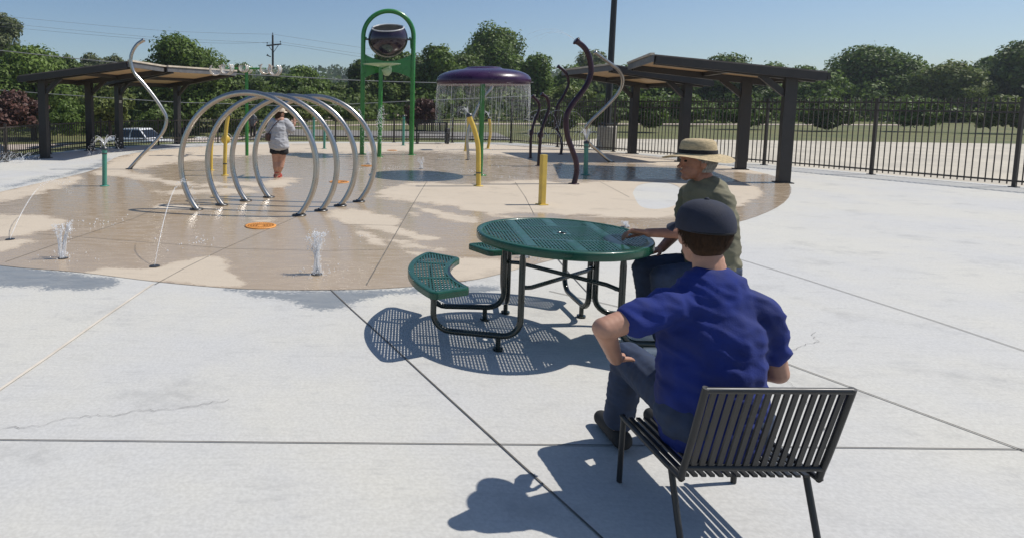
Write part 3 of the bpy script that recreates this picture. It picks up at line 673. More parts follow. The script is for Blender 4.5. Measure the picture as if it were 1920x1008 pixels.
wire([(-40,91),(0,95),(160,112),(300,125),(430,138),(540,144),(690,152),(850,156),(1000,155)], 'thick pale wire crossing in front of the left trees', .028, 40)
wire([(-40,166),(20,171),(160,181),(330,192),(400,194),(560,199),(690,194),(770,190),(1000,180)], 'pale low wire crossing under the shelter roofs', .022, 38)
# ------------------------------------------------------------------ picnic table
TC = at(1053,437,.76); TCx, TCy = TC.x, TC.y; RT = .585; A0 = R(-8)
def tp(u, v, z): return Vector((TCx+u*math.cos(A0)-v*math.sin(A0), TCy+u*math.sin(A0)+v*math.cos(A0), z))
def pol(r, deg, z): return Vector((TCx+r*math.cos(R(deg)), TCy+r*math.sin(R(deg)), z))
t = thing('picnic_table', (TCx, TCy, 0), 'round dark green perforated metal picnic table with three attached curved seats', 'table')
def slotted(name, inside, urange, vrange, solid, cross, z, axis, fr):
    """perforated plate: parallel bars with open slots, plus solid bands"""
    mb = MB(); pitch = .0222; w = .0118
    def rect(u0, u1, v0, v1, z0, z1):
        q = [(u0,v0),(u1,v0),(u1,v1),(u0,v1)]
        mb.loft([[fr(a, b, z0) for a, b in q], [fr(a, b, z1) for a, b in q]])
    n = int((urange[1]-urange[0])/pitch)
    for i in range(n+1):
        u = urange[0]+i*pitch
        vs = np.linspace(vrange[0], vrange[1], 240); ok = np.array([inside(u-w/2, v) and inside(u+w/2, v) for v in vs])
        j = 0
        while j < len(vs):
            if ok[j]:
                k = j
                while k+1 < len(vs) and ok[k+1]: k += 1
                if k > j+2: rect(u-w/2, u+w/2, vs[j], vs[k], z-.008, z)
                j = k+1
            else: j += 1
    for k in range(int((vrange[1]-vrange[0])/.045)+1):
        v = vrange[0]+.01+k*.045; uu = np.linspace(urange[0], urange[1], 300); ok = np.array([inside(x, v-.004) and inside(x, v+.004) for x in uu]); j = 0
        while j < 300:
            if ok[j]:
                e = j
                while e+1 < 300 and ok[e+1]: e += 1
                if e > j+2: rect(uu[j], uu[e], v-.004, v+.004, z-.0075, z-.0006)
                j = e+1
            else: j += 1
    for (u0,u1,v0,v1) in solid: rect(u0,u1,v0,v1, z-.006, z+.0012)
    for (u0,u1,v0,v1) in cross: rect(u0,u1,v0,v1, z-.0055, z+.0007)
    return mb
ri = RT-.040
def ext(u): return math.sqrt(max(0, ri*ri-u*u))
sol = [(-.315,-.262,-ext(.315),ext(.315)),(.262,.315,-ext(.315),ext(.315)),(-.027,.027,.245,ext(.027)),(-.027,.027,-ext(.027),-.245),(-.06,.06,-.06,-.028),(-.06,.06,.028,.06)]
crs = [(-.262,.262,.225,.25),(-.262,.262,-.25,-.225),(-ext(.25),-.315,-.012,.012),(.315,ext(.25),-.012,.012),(-.06,-.028,-.028,.028),(.028,.06,-.028,.028)]
mb = slotted('table_top', lambda u, v: u*u+v*v < ri*ri and not (abs(u) < .05 and abs(v) < .05), (-ri,ri), (-ri,ri), sol, crs, .76, 0, tp)
top = mb.build('table_top', M['table'], t)
prof = [(RT-.052,.742),(RT-.052,.7615),(RT-.012,.7615),(RT-.003,.758),(RT,.750),(RT,.712),(RT-.003,.705),(RT-.010,.705),(RT-.012,.712),(RT-.012,.742)]
MB().lathe(prof+[prof[0]], 96, (TCx,TCy,0)).build('rim', M['table'], top)
MB().lathe([(.022,.742),(.022,.763),(.034,.763),(.036,.758)], 20, (TCx,TCy,0)).build('umbrella_hole', M['table_leg'], top)
def seat(deg):
    r0, r1, ha, z = .765, 1.075, R(32), .455; base = R(deg)
    def fr(u, v, zz): # u along bars direction offset from the table's own grid
        p = tp(u, v, zz); return p
    out = []; rc = .055
    # outline with rounded corners (polar)
    def P(r, a): return (r*math.cos(base+a), r*math.sin(base+a))
    def arc(r, a, b, n): return [P(r, a+(b-a)*i/n) for i in range(n+1)]
    da1 = rc/r1; da0 = rc/r0
    o = arc(r1, -ha+da1, ha-da1, 28)
    def corner(rb, s, outer):
        res = []
        for i in range(1, 6):
            th = math.pi/2*i/6
            if outer: res.append(P(rb-rc+rc*math.cos(th), s*(ha-(rc/rb)+(rc/rb)*math.sin(th))))
            else: res.append(P(rb+rc-rc*math.sin(th), s*(ha-(rc/rb)+(rc/rb)*math.cos(th))))
        return res
    o = o + corner(r1, 1, True) + corner(r0, 1, False) + arc(r0, ha-da0, -ha+da0, 22) + corner(r0, -1, False)[::-1] + corner(r1, -1, True)[::-1]
    o = np.array(o); cen = o.mean(0)
    # inset outline for the rim's inner edge
    n = len(o); nrm = np.array([ (o[(i+1) % n]-o[i-1]) for i in range(n)]); nrm = np.c_[-nrm[:,1], nrm[:,0]]; nrm /= np.linalg.norm(nrm, axis=1)[:,None]
    inn = o + nrm*.042; 
    if sdf(inn[:1], o)[0] < 0: nrm = -nrm; inn = o + nrm*.042
    W = lambda p, zz: Vector((TCx+p[0], TCy+p[1], zz))
    rings = [[W(p, z-.02) for p in inn], [W(p, z+.0015) for p in inn], [W(p, z+.0015) for p in o+nrm*.012], [W(p, z-.002) for p in o+nrm*.003], [W(p, z-.010) for p in o], [W(p, z-.046) for p in o], [W(p, z-.050) for p in o+nrm*.008], [W(p, z-.02) for p in o+nrm*.012]]
    # bar grid, in the table's own (u,v) axes rotated to the seat's chord so slots run along table axis
    ca, sa = math.cos(-A0), math.sin(-A0)
    inuv = np.c_[inn[:,0]*ca-inn[:,1]*sa, inn[:,0]*sa+inn[:,1]*ca]
    lo, hi = inuv.min(0), inuv.max(0)
    us_ = np.arange(lo[0], hi[0], .0222); mb = MB(); w = .0118
    sd_ = base - A0
    for u in us_:
        vs = np.linspace(lo[1], hi[1], 160); ok = sdf(np.c_[np.full(160,u), vs], inuv) > -.004
        # cross bands: a gap band split of the seat in three along its chord
        j = 0
        while j < 160:
            if ok[j]:
                k = j
                while k+1 < 160 and ok[k+1]: k += 1
                if k > j:
                    q = [(u-w/2,vs[j]),(u+w/2,vs[j]),(u+w/2,vs[k]),(u-w/2,vs[k])]
                    mb.loft([[tp(a,b,z-.009) for a,b in q],[tp(a,b,z-.001) for a,b in q]])
                j = k+1
            else: j += 1
    for v in np.arange(lo[1]+.02, hi[1], .045):
        uu = np.linspace(lo[0], hi[0], 160); ok = sdf(np.c_[uu, np.full(160,v)], inuv) > -.004; j = 0
        while j < 160:
            if ok[j]:
                e = j
                while e+1 < 160 and ok[e+1]: e += 1
                if e > j:
                    q = [(uu[j],v-.004),(uu[e],v-.004),(uu[e],v+.004),(uu[j],v+.004)]
                    mb.loft([[tp(a,b,z-.0085) for a,b in q],[tp(a,b,z-.0016) for a,b in q]])
                j = e+1
            else: j += 1
    for f in (-.36, .36):
        a = ha*f*1.1; p0 = P(r0+.03, a); p1 = P(r1-.03, a); mb.beam(W(p0, z-.0035), W(p1, z-.0035), .032, .0075)
    s = mb.build('seat', M['table'], t)
    MB().loft(rings, smooth=False, cap=False).build('rim', M['table'], s)
    return s
for dg in (172, 82, -8): seat(dg)
def utube(sd, pd, ld, off):
    """seat post -> floor runner -> table leg"""
    a = pol(.93, pd, 0); l = pol(.45, ld, 0); tang = Vector((-math.sin(R(ld)), math.cos(R(ld)), 0)); l = l + tang*off
    d = (l-a).normalized(); rb = .12; z0 = .10
    pts = [a+Vector((0,0,.43)), a+Vector((0,0,.41)), a+Vector((0,0,.34)), a+Vector((0,0,z0+rb))]
    rs = [.009,.012,.021,.021]
    for i in range(1, 7):
        th = math.pi/2*i/6; pts.append(a + d*rb*(1-math.cos(th)) + Vector((0,0,z0+rb-rb*math.sin(th)))); rs.append(.021)
    for i in range(0, 7):
        th = math.pi/2*i/6; pts.append(l - d*rb*(1-math.sin(th)) + Vector((0,0,z0+rb-rb*math.cos(th)))); rs.append(.021)
    pts += [l+Vector((0,0,.62)), l+Vector((0,0,.69)), l+Vector((0,0,.725))]; rs += [.021,.014,.011]
    MB().tube(pts, rs, 12).build('leg', M['table_leg'], t)
    q = l-d*.14; MB().cyl((q.x,q.y,.0), .034, .014, 14).cyl((q.x,q.y,.014), .017, .075, 10).build('foot', M['table_leg'], t)
utube(172,156,127,.024); utube(172,188,217,0); utube(82,98,127,-.024); utube(82,66,37,.024); utube(-8,8,37,-.024); utube(-8,-24,-53,0)
for a, b in ((127,-53),(217,37)):
    p, q = pol(.43,a,.455), pol(.43,b,.455 if a == 127 else .445); p.z = q.z
    dz = Vector((0,0,.016 if a == 127 else -.016)); m1 = p+(q-p)*.1; m2 = p+(q-p)*.9
    o = MB().tube([p+dz*.2, m1+dz, (p+q)/2+dz, m2+dz, q+dz*.2], [.014,.015,.015,.015,.014], 10).build('brace', M['table_leg'], t)
    mb = MB()
    for e in (p, q):
        d = (e-Vector((TCx,TCy,e.z))).normalized(); mb.tube([e-d*.012+Vector((0,0,.0)), e-d*.028], .011, 8)
    mb.build('bolt', M['chrome'], o)
# ------------------------------------------------------------------ people
def blob(name, segs, vox, m, parent, smooth=2, ell=()):
    mb = MB()
    for s in segs:
        p0, p1, r0, r1 = s[:4]; sc = s[4] if len(s) > 4 else (1,1,1)
        p0, p1 = Vector(p0), Vector(p1); L = (p1-p0).length; n = max(1, int(L/(min(r0, r1)*(.45 if sc[2] > .7 else .2))))
        for i in range(n+1):
            f = i/n; mb.sph(p0+(p1-p0)*f, r0+(r1-r0)*f, 14, sc)
    for c, r, sc in ell: mb.sph(c, r, 18, sc)
    o = mb.build(name, m, parent)
    md = o.modifiers.new('r', 'REMESH'); md.mode = 'VOXEL'; md.voxel_size = vox; md.use_smooth_shade = True
    sm = o.modifiers.new('s', 'SMOOTH'); sm.iterations = smooth; sm.factor = .5
    dg = bpy.context.evaluated_depsgraph_get(); me = bpy.data.meshes.new_from_object(o.evaluated_get(dg))
    o.modifiers.clear(); old = o.data; o.data = me; bpy.data.meshes.remove(old)
    me.polygons.foreach_set('use_smooth', [True]*len(me.polygons))
    return o
from mathutils import noise as NZ
def wrinkle(o, amp, fr, seed=0, dirv=(1,.4,2.2)):
    """soft cloth folds pushed along the normals"""
    me = o.data; n = [v.normal.copy() for v in me.vertices]
    for v, q in zip(me.vertices, n):
        p = Vector((v.co.x*fr*dirv[0], v.co.y*fr*dirv[1], v.co.z*fr*dirv[2]+v.co.x*fr*.8))+Vector((seed,seed*1.7,0))
        w = NZ.noise(p); h = (1-abs(w)*2.2)*.7 + NZ.noise(p*.45)*.6 + NZ.noise(p*2.3)*.18
        v.co += q*amp*(h-.35)
    me.update()
def strands(c, f, parent, m, n=5200, ln=.030, r=(.092,.100,.108)):
    """short hair strands combed down over the scalp"""
    c = Vector(c); f = Vector(f).normalized(); u = Vector((0,0,1)); s = f.cross(u).normalized(); up = s.cross(f); mb = MB(); k = 0
    while k < n:
        d = Vector((random.gauss(0,1), random.gauss(0,1), random.gauss(0,1))).normalized(); ff, uu = d.dot(f), d.dot(up)
        if uu < -.50 or (ff > .28 and uu < .42) or (ff > -.05 and uu < -.05): continue
        k += 1
        p = c + f*(d.dot(f)*r[1]-.018) + s*(d.dot(s)*r[0]) + up*(d.dot(up)*r[2]+.022)
        t1 = (Vector((0,0,-1))*.8 - f*.25 + Vector((random.gauss(0,.3), random.gauss(0,.3), random.gauss(0,.2)))); t1 = (t1-d*t1.dot(d)).normalized()
        L = ln*random.uniform(.6,1.3); w = t1.cross(d).normalized()*random.uniform(.0009,.0017)
        a, b2, e = p, p+t1*L*.5+d*.006, p+t1*L+d*random.uniform(-.002,.007)
        mb.add([a-w, a+w, b2+w, b2-w, e], [(0,1,2,3),(3,2,4)], True)
    return mb.build('hair', m, parent)
def ball_cap(c, f, parent, m=None):
    m = m or M['cap_navy']
    c = Vector(c)+Vector((0,0,.040)); f = Vector(f).normalized(); s = f.cross(Vector((0,0,1))); m3 = Matrix((s*.97, f*1.06, Vector((0,0,1)))).transposed()
    pr = [(v.x, v.y) for v in smooth_path([(.108,-.012,0),(.110,.010,0),(.106,.040,0),(.092,.074,0),(.066,.098,0),(.034,.110,0),(.001,.114,0)],4)]
    o = MB().lathe(pr, 40, c, m3).build('cap', m, parent)
    a, b2 = [], []
    for i in range(17):
        t_ = R(-62+124*i/16); d = f*math.cos(t_)*1.06+s*math.sin(t_)*.97; w = math.cos(t_*1.35)*(.072 if m is M['cap_navy'] else .055)+.004
        a.append((c+d*.104, c+d*(.104+w)+Vector((0,0,-.018-.02*abs(math.sin(t_))))))
    mb = MB()
    for (p, q), (p2, q2) in zip(a, a[1:]):
        u = Vector((0,0,.005)); mb.loft([[p, q, q+u, p+u], [p2, q2, q2+u, p2+u]])
    mb.build('peak', m, o)
    MB().sph(c+Vector((0,0,.115)), .010, 10, (1,1,.6)).build('button', m, o)
    mb = MB(); mb.tube([c-f*.112*math.cos(t_)+s*.100*math.sin(t_)+Vector((0,0,-.008)) for t_ in np.linspace(R(-58),R(58),15)], .0055, 6); mb.build('strap', M['cloth_black'], o)
def sun_hat(c, parent):
    c = Vector(c)+Vector((0,0,.048)); vs = []
    pr = [(.205,-.020),(.19,-.016),(.15,-.004),(.118,.002),(.110,.012),(.106,.05),(.098,.088),(.078,.104),(.04,.108),(.001,.106)]
    mb = MB(); n = 48
    for i, (r, z) in enumerate(pr):
        for k in range(n):
            a = 2*math.pi*k/n; dz = .018*math.sin(2*a+.6)*max(0, (r-.11)/.09); vs.append(c+Vector((r*math.cos(a)*1.04, r*math.sin(a), z+dz)))
    mb.add(vs, [(i*n+k, i*n+(k+1) % n, (i+1)*n+(k+1) % n, (i+1)*n+k) for i in range(len(pr)-1) for k in range(n)], True)
    o = mb.build('sun_hat', M['straw'], parent)
    MB().lathe([(.1115,.010),(.1125,.024),(.1095,.036)], 40, c, Matrix.Diagonal((1.04,1,1))).build('hat_band', M['cloth_black'], o)
def band(c, nrm, r, m, parent, name, th=.006):
    n = Vector(nrm).normalized(); a = n.orthogonal().normalized(); b2 = n.cross(a)
    MB().tube([Vector(c)+(a*math.cos(t_)+b2*math.sin(t_))*r for t_ in np.linspace(0, 2*math.pi, 33)], th, 8, cap=False).build(name, m, parent)
def hand(wrist, fdir, palm_n, thumb, size=.185, curl=.5):
    """segments of palm, five unequal bent fingers; fdir = finger direction, palm_n = out of the palm, thumb = side of the thumb"""
    w = Vector(wrist); f = Vector(fdir).normalized(); n = Vector(palm_n).normalized(); s = Vector(thumb).normalized(); k = size/.185
    segs = []; pl = .092*k
    for j, (o, L) in enumerate(((.030,.068),(.010,.076),(-.011,.070),(-.031,.055))):
        kn = w+f*pl+s*o*k
        segs.append((w+f*.02+s*o*.5*k, kn, .0150*k, .0120*k))
        d = f; p = kn
        for b in range(3):
            ang = curl*(.55+.35*b); d = (d*math.cos(ang)+n*math.sin(ang)).normalized(); q = p+d*L*k*(.44,.33,.23)[b]
            segs.append((p, q, .0100*k-.0008*b, .0093*k-.0008*b)); p = q
    t0 = w+f*.022*k+s*.026*k; d = (s*.75+f*.6+n*.25).normalized(); t1 = t0+d*.042*k; d2 = (s*.25+f*.9+n*.35).normalized(); t2 = t1+d2*.032*k; t3 = t2+d2*.024*k
    segs += [(t0,t1,.0135*k,.0115*k),(t1,t2,.0105*k,.0098*k),(t2,t3,.0095*k,.0075*k)]
    return segs
def head_parts(c, f, parent, skin, hairmat, hair='short', s=1.0):
    """ellipsoids for skull, jaw, nose, ears; returns body ellipsoids and adds eyes/mouth/hair"""
    c = Vector(c); f = Vector(f).normalized(); u = Vector((0,0,1)); r = f.cross(u).normalized()
    ell = [(c+u*.02*s, .092*s, (.88,.98,1.12) if abs(f.y) > abs(f.x) else (.98,.88,1.12)), (c+f*.035*s-u*.055*s, .062*s, (.9,.9,1.0)), (c+f*.092*s+u*.008*s, .013*s, (.8,.8,1.5)), (c+f*.101*s-u*.012*s, .014*s, (.85,.85,1.3)), (c+f*.110*s-u*.028*s, .016*s, (1,1,.8)), (c+f*.066*s-u*.098*s, .030*s, (1,1,.8)), (c+f*.082*s+u*.036*s, .028*s, (1.2,1.2,.5)), (c+f*.090*s-u*.060*s, .016*s, (1,1,.7))]
    for e in (-1,1): ell.append((c+r*e*.084*s-u*.01*s-f*.005*s, .026*s, (.5,.8,1.2) if abs(f.y) > abs(f.x) else (.8,.5,1.2)))
    def extras():
        for e in (-1,1): MB().sph(c+f*.086*s+r*e*.032*s+u*.012*s, .010*s, 10, (1,1,.7)).build('eye', M['eye'], parent)
        MB().tube([c+f*.088*s+r*e*.024*s-u*.062*s for e in (-1,0,1)], [.003,.006,.003], 8).build('mouth', M['lip'], parent)
        segs = []
        el = [(c+u*.042*s-f*.018*s, .098*s, (.93,.98,1.02) if abs(f.y) > abs(f.x) else (.98,.93,1.02)), (c-f*.040*s-u*.01*s, .078*s, (1,.9,1.1))]
        if hair == 'long': el.append((c-f*.055*s-u*.075*s, .070*s, (1,.8,1.3)))
        blob('hair', segs, .008, hairmat, parent, 1, el)
    return ell, extras
# woman seen from behind among the hoops
wb = at(521,333); Yw = wb.y
t = thing('person', wb, 'woman in grey shirt, black shorts and beige cap standing among the hoops, one arm raised', 'person')
D = lambda x, y, dy=0: dep(x, y, Yw)+Vector((0,dy,0))
hc = D(525,213.5); ell, extras = head_parts(hc, (.80,.60,0), t, None, M['hair'], 'long', .98)
rh = hand(D(552,232,.06), (.12,.10,1), (-.5,.8,0), (-.8,-.4,.1), .17, .35)
body = [(D(524,219), D(524,226), .058, .065), (D(524,228), D(523,272), .13,.15,(1,.8,1)), (D(513,229), D(506,246,.10), .062,.052), (D(506,246,.10), D(514,243,.34), .05,.035),
 (D(535,229), D(546.5,243,.04), .062,.05), (D(546.5,243,.04), D(552,232.5,.06), .048,.031),
 (D(517,279), D(517.5,303), .112,.078), (D(529.5,279), D(528,301), .112,.080), (D(517.5,303), D(518.0,313,-.02), .078,.075), (D(518,313,-.02), D(519,328), .074,.042), (D(528,301), D(526,312,-.02), .080,.076), (D(526,312,-.02), D(521,328,.06), .074,.042),
 (D(519,329.5), D(517,332.5,.10), .038,.03), (D(521,329.5,.06), D(524,333,.15), .038,.03), (D(519,328), D(518.5,331.5,-.04), .042,.034), (D(521,328,.06), D(521,331.5,.02), .042,.034)]
blob('body', body+rh+hand(D(514,243,.36), (.2,1,.3), (0,.2,-1), (.8,0,.3), .17, .6), .0075, M['skin'], t, 2, ell); extras()
sh = [(D(524,230), D(523,240), .165,.205,(1,.78,.45)), (D(523,240), D(521.5,262), .205,.232,(1,.85,.45)), (D(521.5,262), D(523.5,275.5), .235,.228,(1,.9,.45)), (D(512,229.5), D(505.5,246,.09), .098,.108), (D(535,230), D(542.5,239.5,.02), .098,.108), (D(542.5,239.5,.02), D(545.5,243,.035), .108,.10)]
blob('shirt', sh, .012, M['cloth_grey'], t, 3); wrinkle([o for o in t.children if o.name.startswith('shirt')][0], .012, 7, 5)
blob('shorts', [(D(515.5,278), D(516.0,285.0), .118,.128,(1,1.1,.5)), (D(531,278), D(530.8,286.0), .118,.128,(1,1.1,.5))], .012, M['cloth_black'], t, 2)
ball_cap(hc+Vector((0,0,.012)), (.88,.47,0), t, M['cap'])
for a, b, c2 in ((D(519,332,-.03), D(517,333.3,.12), 1), (D(521,332,.02), D(524,334,.16), 1)):
    mb = MB(); mb.beam(Vector((a.x,a.y-.03,.014)), Vector((b.x,b.y+.03,.014)), .10, .026)
    for f in (.25,.7):
        q = a+(b-a)*f; mb.tube([Vector((q.x-.058,q.y,.02)), Vector((q.x-.035,q.y,.075)), Vector((q.x+.035,q.y,.075)), Vector((q.x+.058,q.y,.02))], .012, 8)
    mb.tube([Vector((a.x-.045,a.y,.11)), Vector((a.x,a.y-.05,.12)), Vector((a.x+.045,a.y,.11))], .012, 8)
    mb.build('sandal', M['red'], t, bevel=0)
tb = thing('shoulder_bag', D(503,257,-.12), 'brown shoulder bag on a long strap hanging at the grey shirted woman left hip', 'bag')
MB().box(D(503,257,-.10), (.09,.13,.17), .5).build('pouch', M['leather'], tb, bevel=.025)
MB().tube([D(504,250,-.13), D(509,243,-.205), D(515,235,-.19), D(521,228,-.15), D(527,223.5,-.09), D(531,224,.02)], .009, 8).build('strap', M['leather'], tb)
# far walker beyond the fence
gx_, gy_ = dep(474,240,40).x, 40.0; gz = float(terrain(gx_, gy_)); o = Vector((gx_, gy_, gz))
t = thing('person', o, 'distant person in grey shirt and pale cap beyond the far fence', 'person')
V = lambda x, y, z: o+Vector((x,y,z))
ell, extras = head_parts(V(-.02,0,1.58), (-.6,-.8,0), t, None, M['cap'])
blob('body', [(V(0,0,1.45),V(0,0,1.38),.06,.07),(V(0,0,1.25),V(0,0,.95),.14,.14,(1.2,.8,1)),(V(.19,0,1.33),V(.24,.02,1.05),.05,.04),(V(.24,.02,1.05),V(.16,-.16,.92),.04,.03),(V(-.19,0,1.33),V(-.24,.02,1.05),.05,.04),(V(-.24,.02,1.05),V(-.2,-.1,.85),.04,.03),(V(.09,0,.9),V(.1,0,.48),.09,.065),(V(-.09,0,.9),V(-.12,.1,.48),.09,.065),(V(.1,0,.48),V(.1,.05,.08),.06,.04),(V(-.12,.1,.48),V(-.14,.25,.10),.06,.04),(V(.1,.05,.06),V(.1,-.14,.04),.04,.035),(V(-.14,.25,.08),V(-.14,.08,.04),.04,.035)]+hand(V(.16,-.16,.92),(-.2,-.6,-.7),(-1,0,0),(0,-.7,.6))+hand(V(-.2,-.1,.85),(0,-.2,-1),(1,0,0),(0,-1,0)), .014, M['skin'], t, 2, ell); extras()
blob('shirt', [(V(0,0,1.40),V(0,0,1.15),.17,.18,(1.15,.8,1)),(V(0,0,1.15),V(0,0,.92),.18,.18,(1.1,.85,1)),(V(.19,0,1.35),V(.235,.02,1.12),.075,.07),(V(-.19,0,1.35),V(-.235,.02,1.12),.075,.07)], .02, M['fascia'], t, 2)
blob('trousers', [(V(-.03,0,.92),V(.03,0,.92),.17,.17,(1,.85,1)),(V(.09,0,.88),V(.1,0,.48),.11,.085),(V(-.09,0,.88),V(-.12,.1,.48),.11,.085),(V(.1,0,.48),V(.1,.05,.1),.08,.07),(V(-.12,.1,.48),V(-.14,.25,.14),.08,.07)], .02, M['cloth_black'], t, 2)
# person on the right seat, one hand resting on the table top
t = thing('person', (2.58, 4.12, 0), 'seated person on the right seat resting a tanned hand on the green table', 'person')
V = lambda x, y, z: Vector((x,y,z))
hp = at(1186,448,.79); wr = Vector((hp.x+.085, hp.y-.030, .838))
fdir = Vector((-1,.30,.05)); el_ = Vector((2.46, 3.86, .86))
ell, extras = head_parts(V(2.53,4.13,1.29), (-.98,.15,-.05), t, None, M['hair_grey']); HA = V(2.53,4.13,1.29)
blob('body', [(V(2.57,4.12,1.19),V(2.60,4.12,1.06),.058,.065),(V(2.62,4.12,.98),V(2.66,4.12,.58),.14,.15,(.8,1.1,1)),
 (V(2.60,3.94,1.04),el_,.055,.045),(el_,wr,.044,.029),(V(2.60,4.30,1.04),V(2.62,4.42,.78),.055,.045),(V(2.62,4.42,.78),V(2.42,4.30,.66),.044,.03),
 (V(2.62,4.03,.55),V(2.27,4.0,.53),.09,.062),(V(2.62,4.21,.55),V(2.27,4.24,.53),.09,.062),(V(2.27,4.0,.53),V(2.30,4.0,.12),.058,.04),(V(2.27,4.24,.53),V(2.34,4.24,.12),.058,.04),(V(2.32,4.0,.06),V(2.14,4.0,.045),.042,.034),(V(2.36,4.24,.06),V(2.18,4.24,.045),.042,.034)]
 + hand(wr, fdir, (-.1,-.25,-1), (.2,.93,-.35), .205, .95) + hand(V(2.42,4.30,.66), (-1,-.1,-.3), (0,0,-1), (0,-1,0), .18, .4), .0055, M['skin_tan'], t, 2, ell); extras()
blob('shirt', [(V(2.60,4.12,1.06),V(2.63,4.12,.90),.15,.18,(.85,1.15,1)),(V(2.63,4.12,.90),V(2.66,4.12,.60),.18,.19,(.9,1.1,1)),(V(2.60,3.95,1.05),V(2.55,3.90,.93),.078,.072),(V(2.60,4.29,1.05),V(2.61,4.37,.90),.078,.072)], .010, M['cloth_teal'], t, 6)
wrinkle(bpy.data.objects[[o.name for o in t.children if o.name.startswith('shirt')][0]], .011, 9, 3)
strands(HA, (-.98,.15,-.05), t, M['hair_grey'])
sun_hat(HA, t)
blob('trousers', [(V(2.66,4.06,.57),V(2.66,4.18,.57),.15,.15,(1,1,.8)),(V(2.64,4.03,.56),V(2.27,4.0,.535),.105,.08),(V(2.64,4.21,.56),V(2.27,4.24,.535),.105,.08),(V(2.27,4.0,.53),V(2.30,4.0,.14),.078,.07),(V(2.27,4.24,.53),V(2.34,4.24,.14),.078,.07)], .011, M['denim'], t, 2); wrinkle([o for o in t.children if o.name.startswith('trousers')][0], .006, 12, 2)
for y, x in ((4.0,2.24),(4.24,2.28)):
    blob('shoe', [(V(x+.09,y,.05),V(x-.11,y,.045),.05,.042)], .008, M['white'], t, 2)
# person in a royal blue shirt close to the camera, back turned
PB = Vector((1.60, 2.40, 0)); t = thing('person', PB, 'person in a royal blue shirt seated in the foreground with back turned', 'person')
V = lambda x, y, z: PB+Vector((x,y,z))
sl, elb = V(-.20,.02,.868), V(-.470,-.02,.790)
ell, extras = head_parts(V(-.01,.13,1.135), (.05,1,-.12), t, None, M['hair'])
blob('body', [(V(-.005,.09,1.04),V(-.005,.04,.91),.06,.068),(V(-.01,.03,.83),V(0,0,.44),.14,.15,(1.1,.8,1)),(sl,elb,.054,.046),(elb,V(-.325,.17,.59),.045,.03),
 (V(.18,.02,.845),V(.265,.03,.595),.054,.046),(V(.265,.03,.595),V(.12,.25,.535),.045,.03),
 (V(-.09,.04,.43),V(-.12,.45,.46),.092,.064),(V(.09,.04,.43),V(.14,.45,.46),.092,.064),(V(-.12,.45,.46),V(-.12,.52,.12),.06,.04),(V(.14,.45,.46),V(.15,.55,.12),.06,.04),(V(-.12,.50,.06),V(-.12,.69,.045),.042,.034),(V(.15,.53,.06),V(.16,.72,.045),.042,.034)]
 + hand(V(-.315,.17,.58), (.35,.9,-.15), (.3,0,-1), (.9,-.3,.2), .18, .45) + hand(V(.12,.25,.535), (-.6,.75,-.1), (-.1,0,-1), (-.5,-.6,.3), .19, .5), .006, M['skin'], t, 2, ell); extras()
blob('shirt', [(V(-.005,.05,.90),V(-.01,.03,.73),.135,.185,(1.18,.85,1)),(V(-.01,.03,.73),V(0,.01,.40),.185,.20,(1.1,.9,1)),(V(-.14,.03,.865),sl,.082,.080),(sl,V(-.345,-.006,.824),.080,.069),(V(.13,.03,.865),V(.18,.02,.835),.082,.080),(V(.18,.02,.835),V(.235,.03,.69),.080,.073)], .009, M['cloth_blue'], t, 6)
wrinkle([o for o in t.children if o.name.startswith('shirt')][0], .012, 9, 8)
strands(V(-.01,.13,1.135), (.05,1,-.12), t, M['hair'])
ball_cap(V(-.01,.115,1.135), (.05,1,0), t)
band(V(-.004,.075,.955), (.0,.35,1), .073, M['cloth_blue'], t, 'collar', .010)
blob('trousers', [(V(-.08,0,.42),V(.08,0,.42),.15,.15,(1,1,.8)),(V(-.09,.04,.435),V(-.12,.45,.465),.108,.082),(V(.09,.04,.435),V(.14,.45,.465),.108,.082),(V(-.12,.45,.46),V(-.12,.52,.14),.08,.07),(V(.14,.45,.46),V(.15,.55,.14),.08,.07)], .010, M['denim'], t, 2); wrinkle([o for o in t.children if o.name.startswith('trousers')][0], .006, 12, 2)
for x, y in ((-.12,.50),(.155,.53)): blob('shoe', [(V(x,y-.02,.05),V(x,y+.19,.045),.05,.042)], .008, M['rubber'], t, 2)
t = thing('patio_chair', PB, 'low dark metal patio chair under the person in blue', 'chair')
mb = MB()
for i in range(15): mb.box(tuple(V(-.224+i*.032, 0, .30)), (.018,.42,.010))
mb.build('seat', M['black'], t)
mb = MB()
for i in range(15): mb.beam(V(-.224+i*.032,-.235,.34), V(-.224+i*.032,-.33,.68), .018,.008,(0,1,0))
mb.build('backrest', M['black'], t)
for x in (-.255,.255):
    MB().tube(smooth_path([V(x,.22,.0),V(x,.21,.28),V(x,.19,.30),V(x,-.19,.30),V(x,-.235,.34),V(x,-.335,.70)],5), .012, 8).build('side_frame', M['black'], t)
    MB().tube([V(x,-.16,.30),V(x,-.27,0)], .012, 8).build('leg', M['black'], t)
for z, y in ((.69,-.333),(.35,-.238)): MB().tube([V(-.255,y,z),V(.255,y,z)], .012, 8).build('back_rail', M['black'], t)
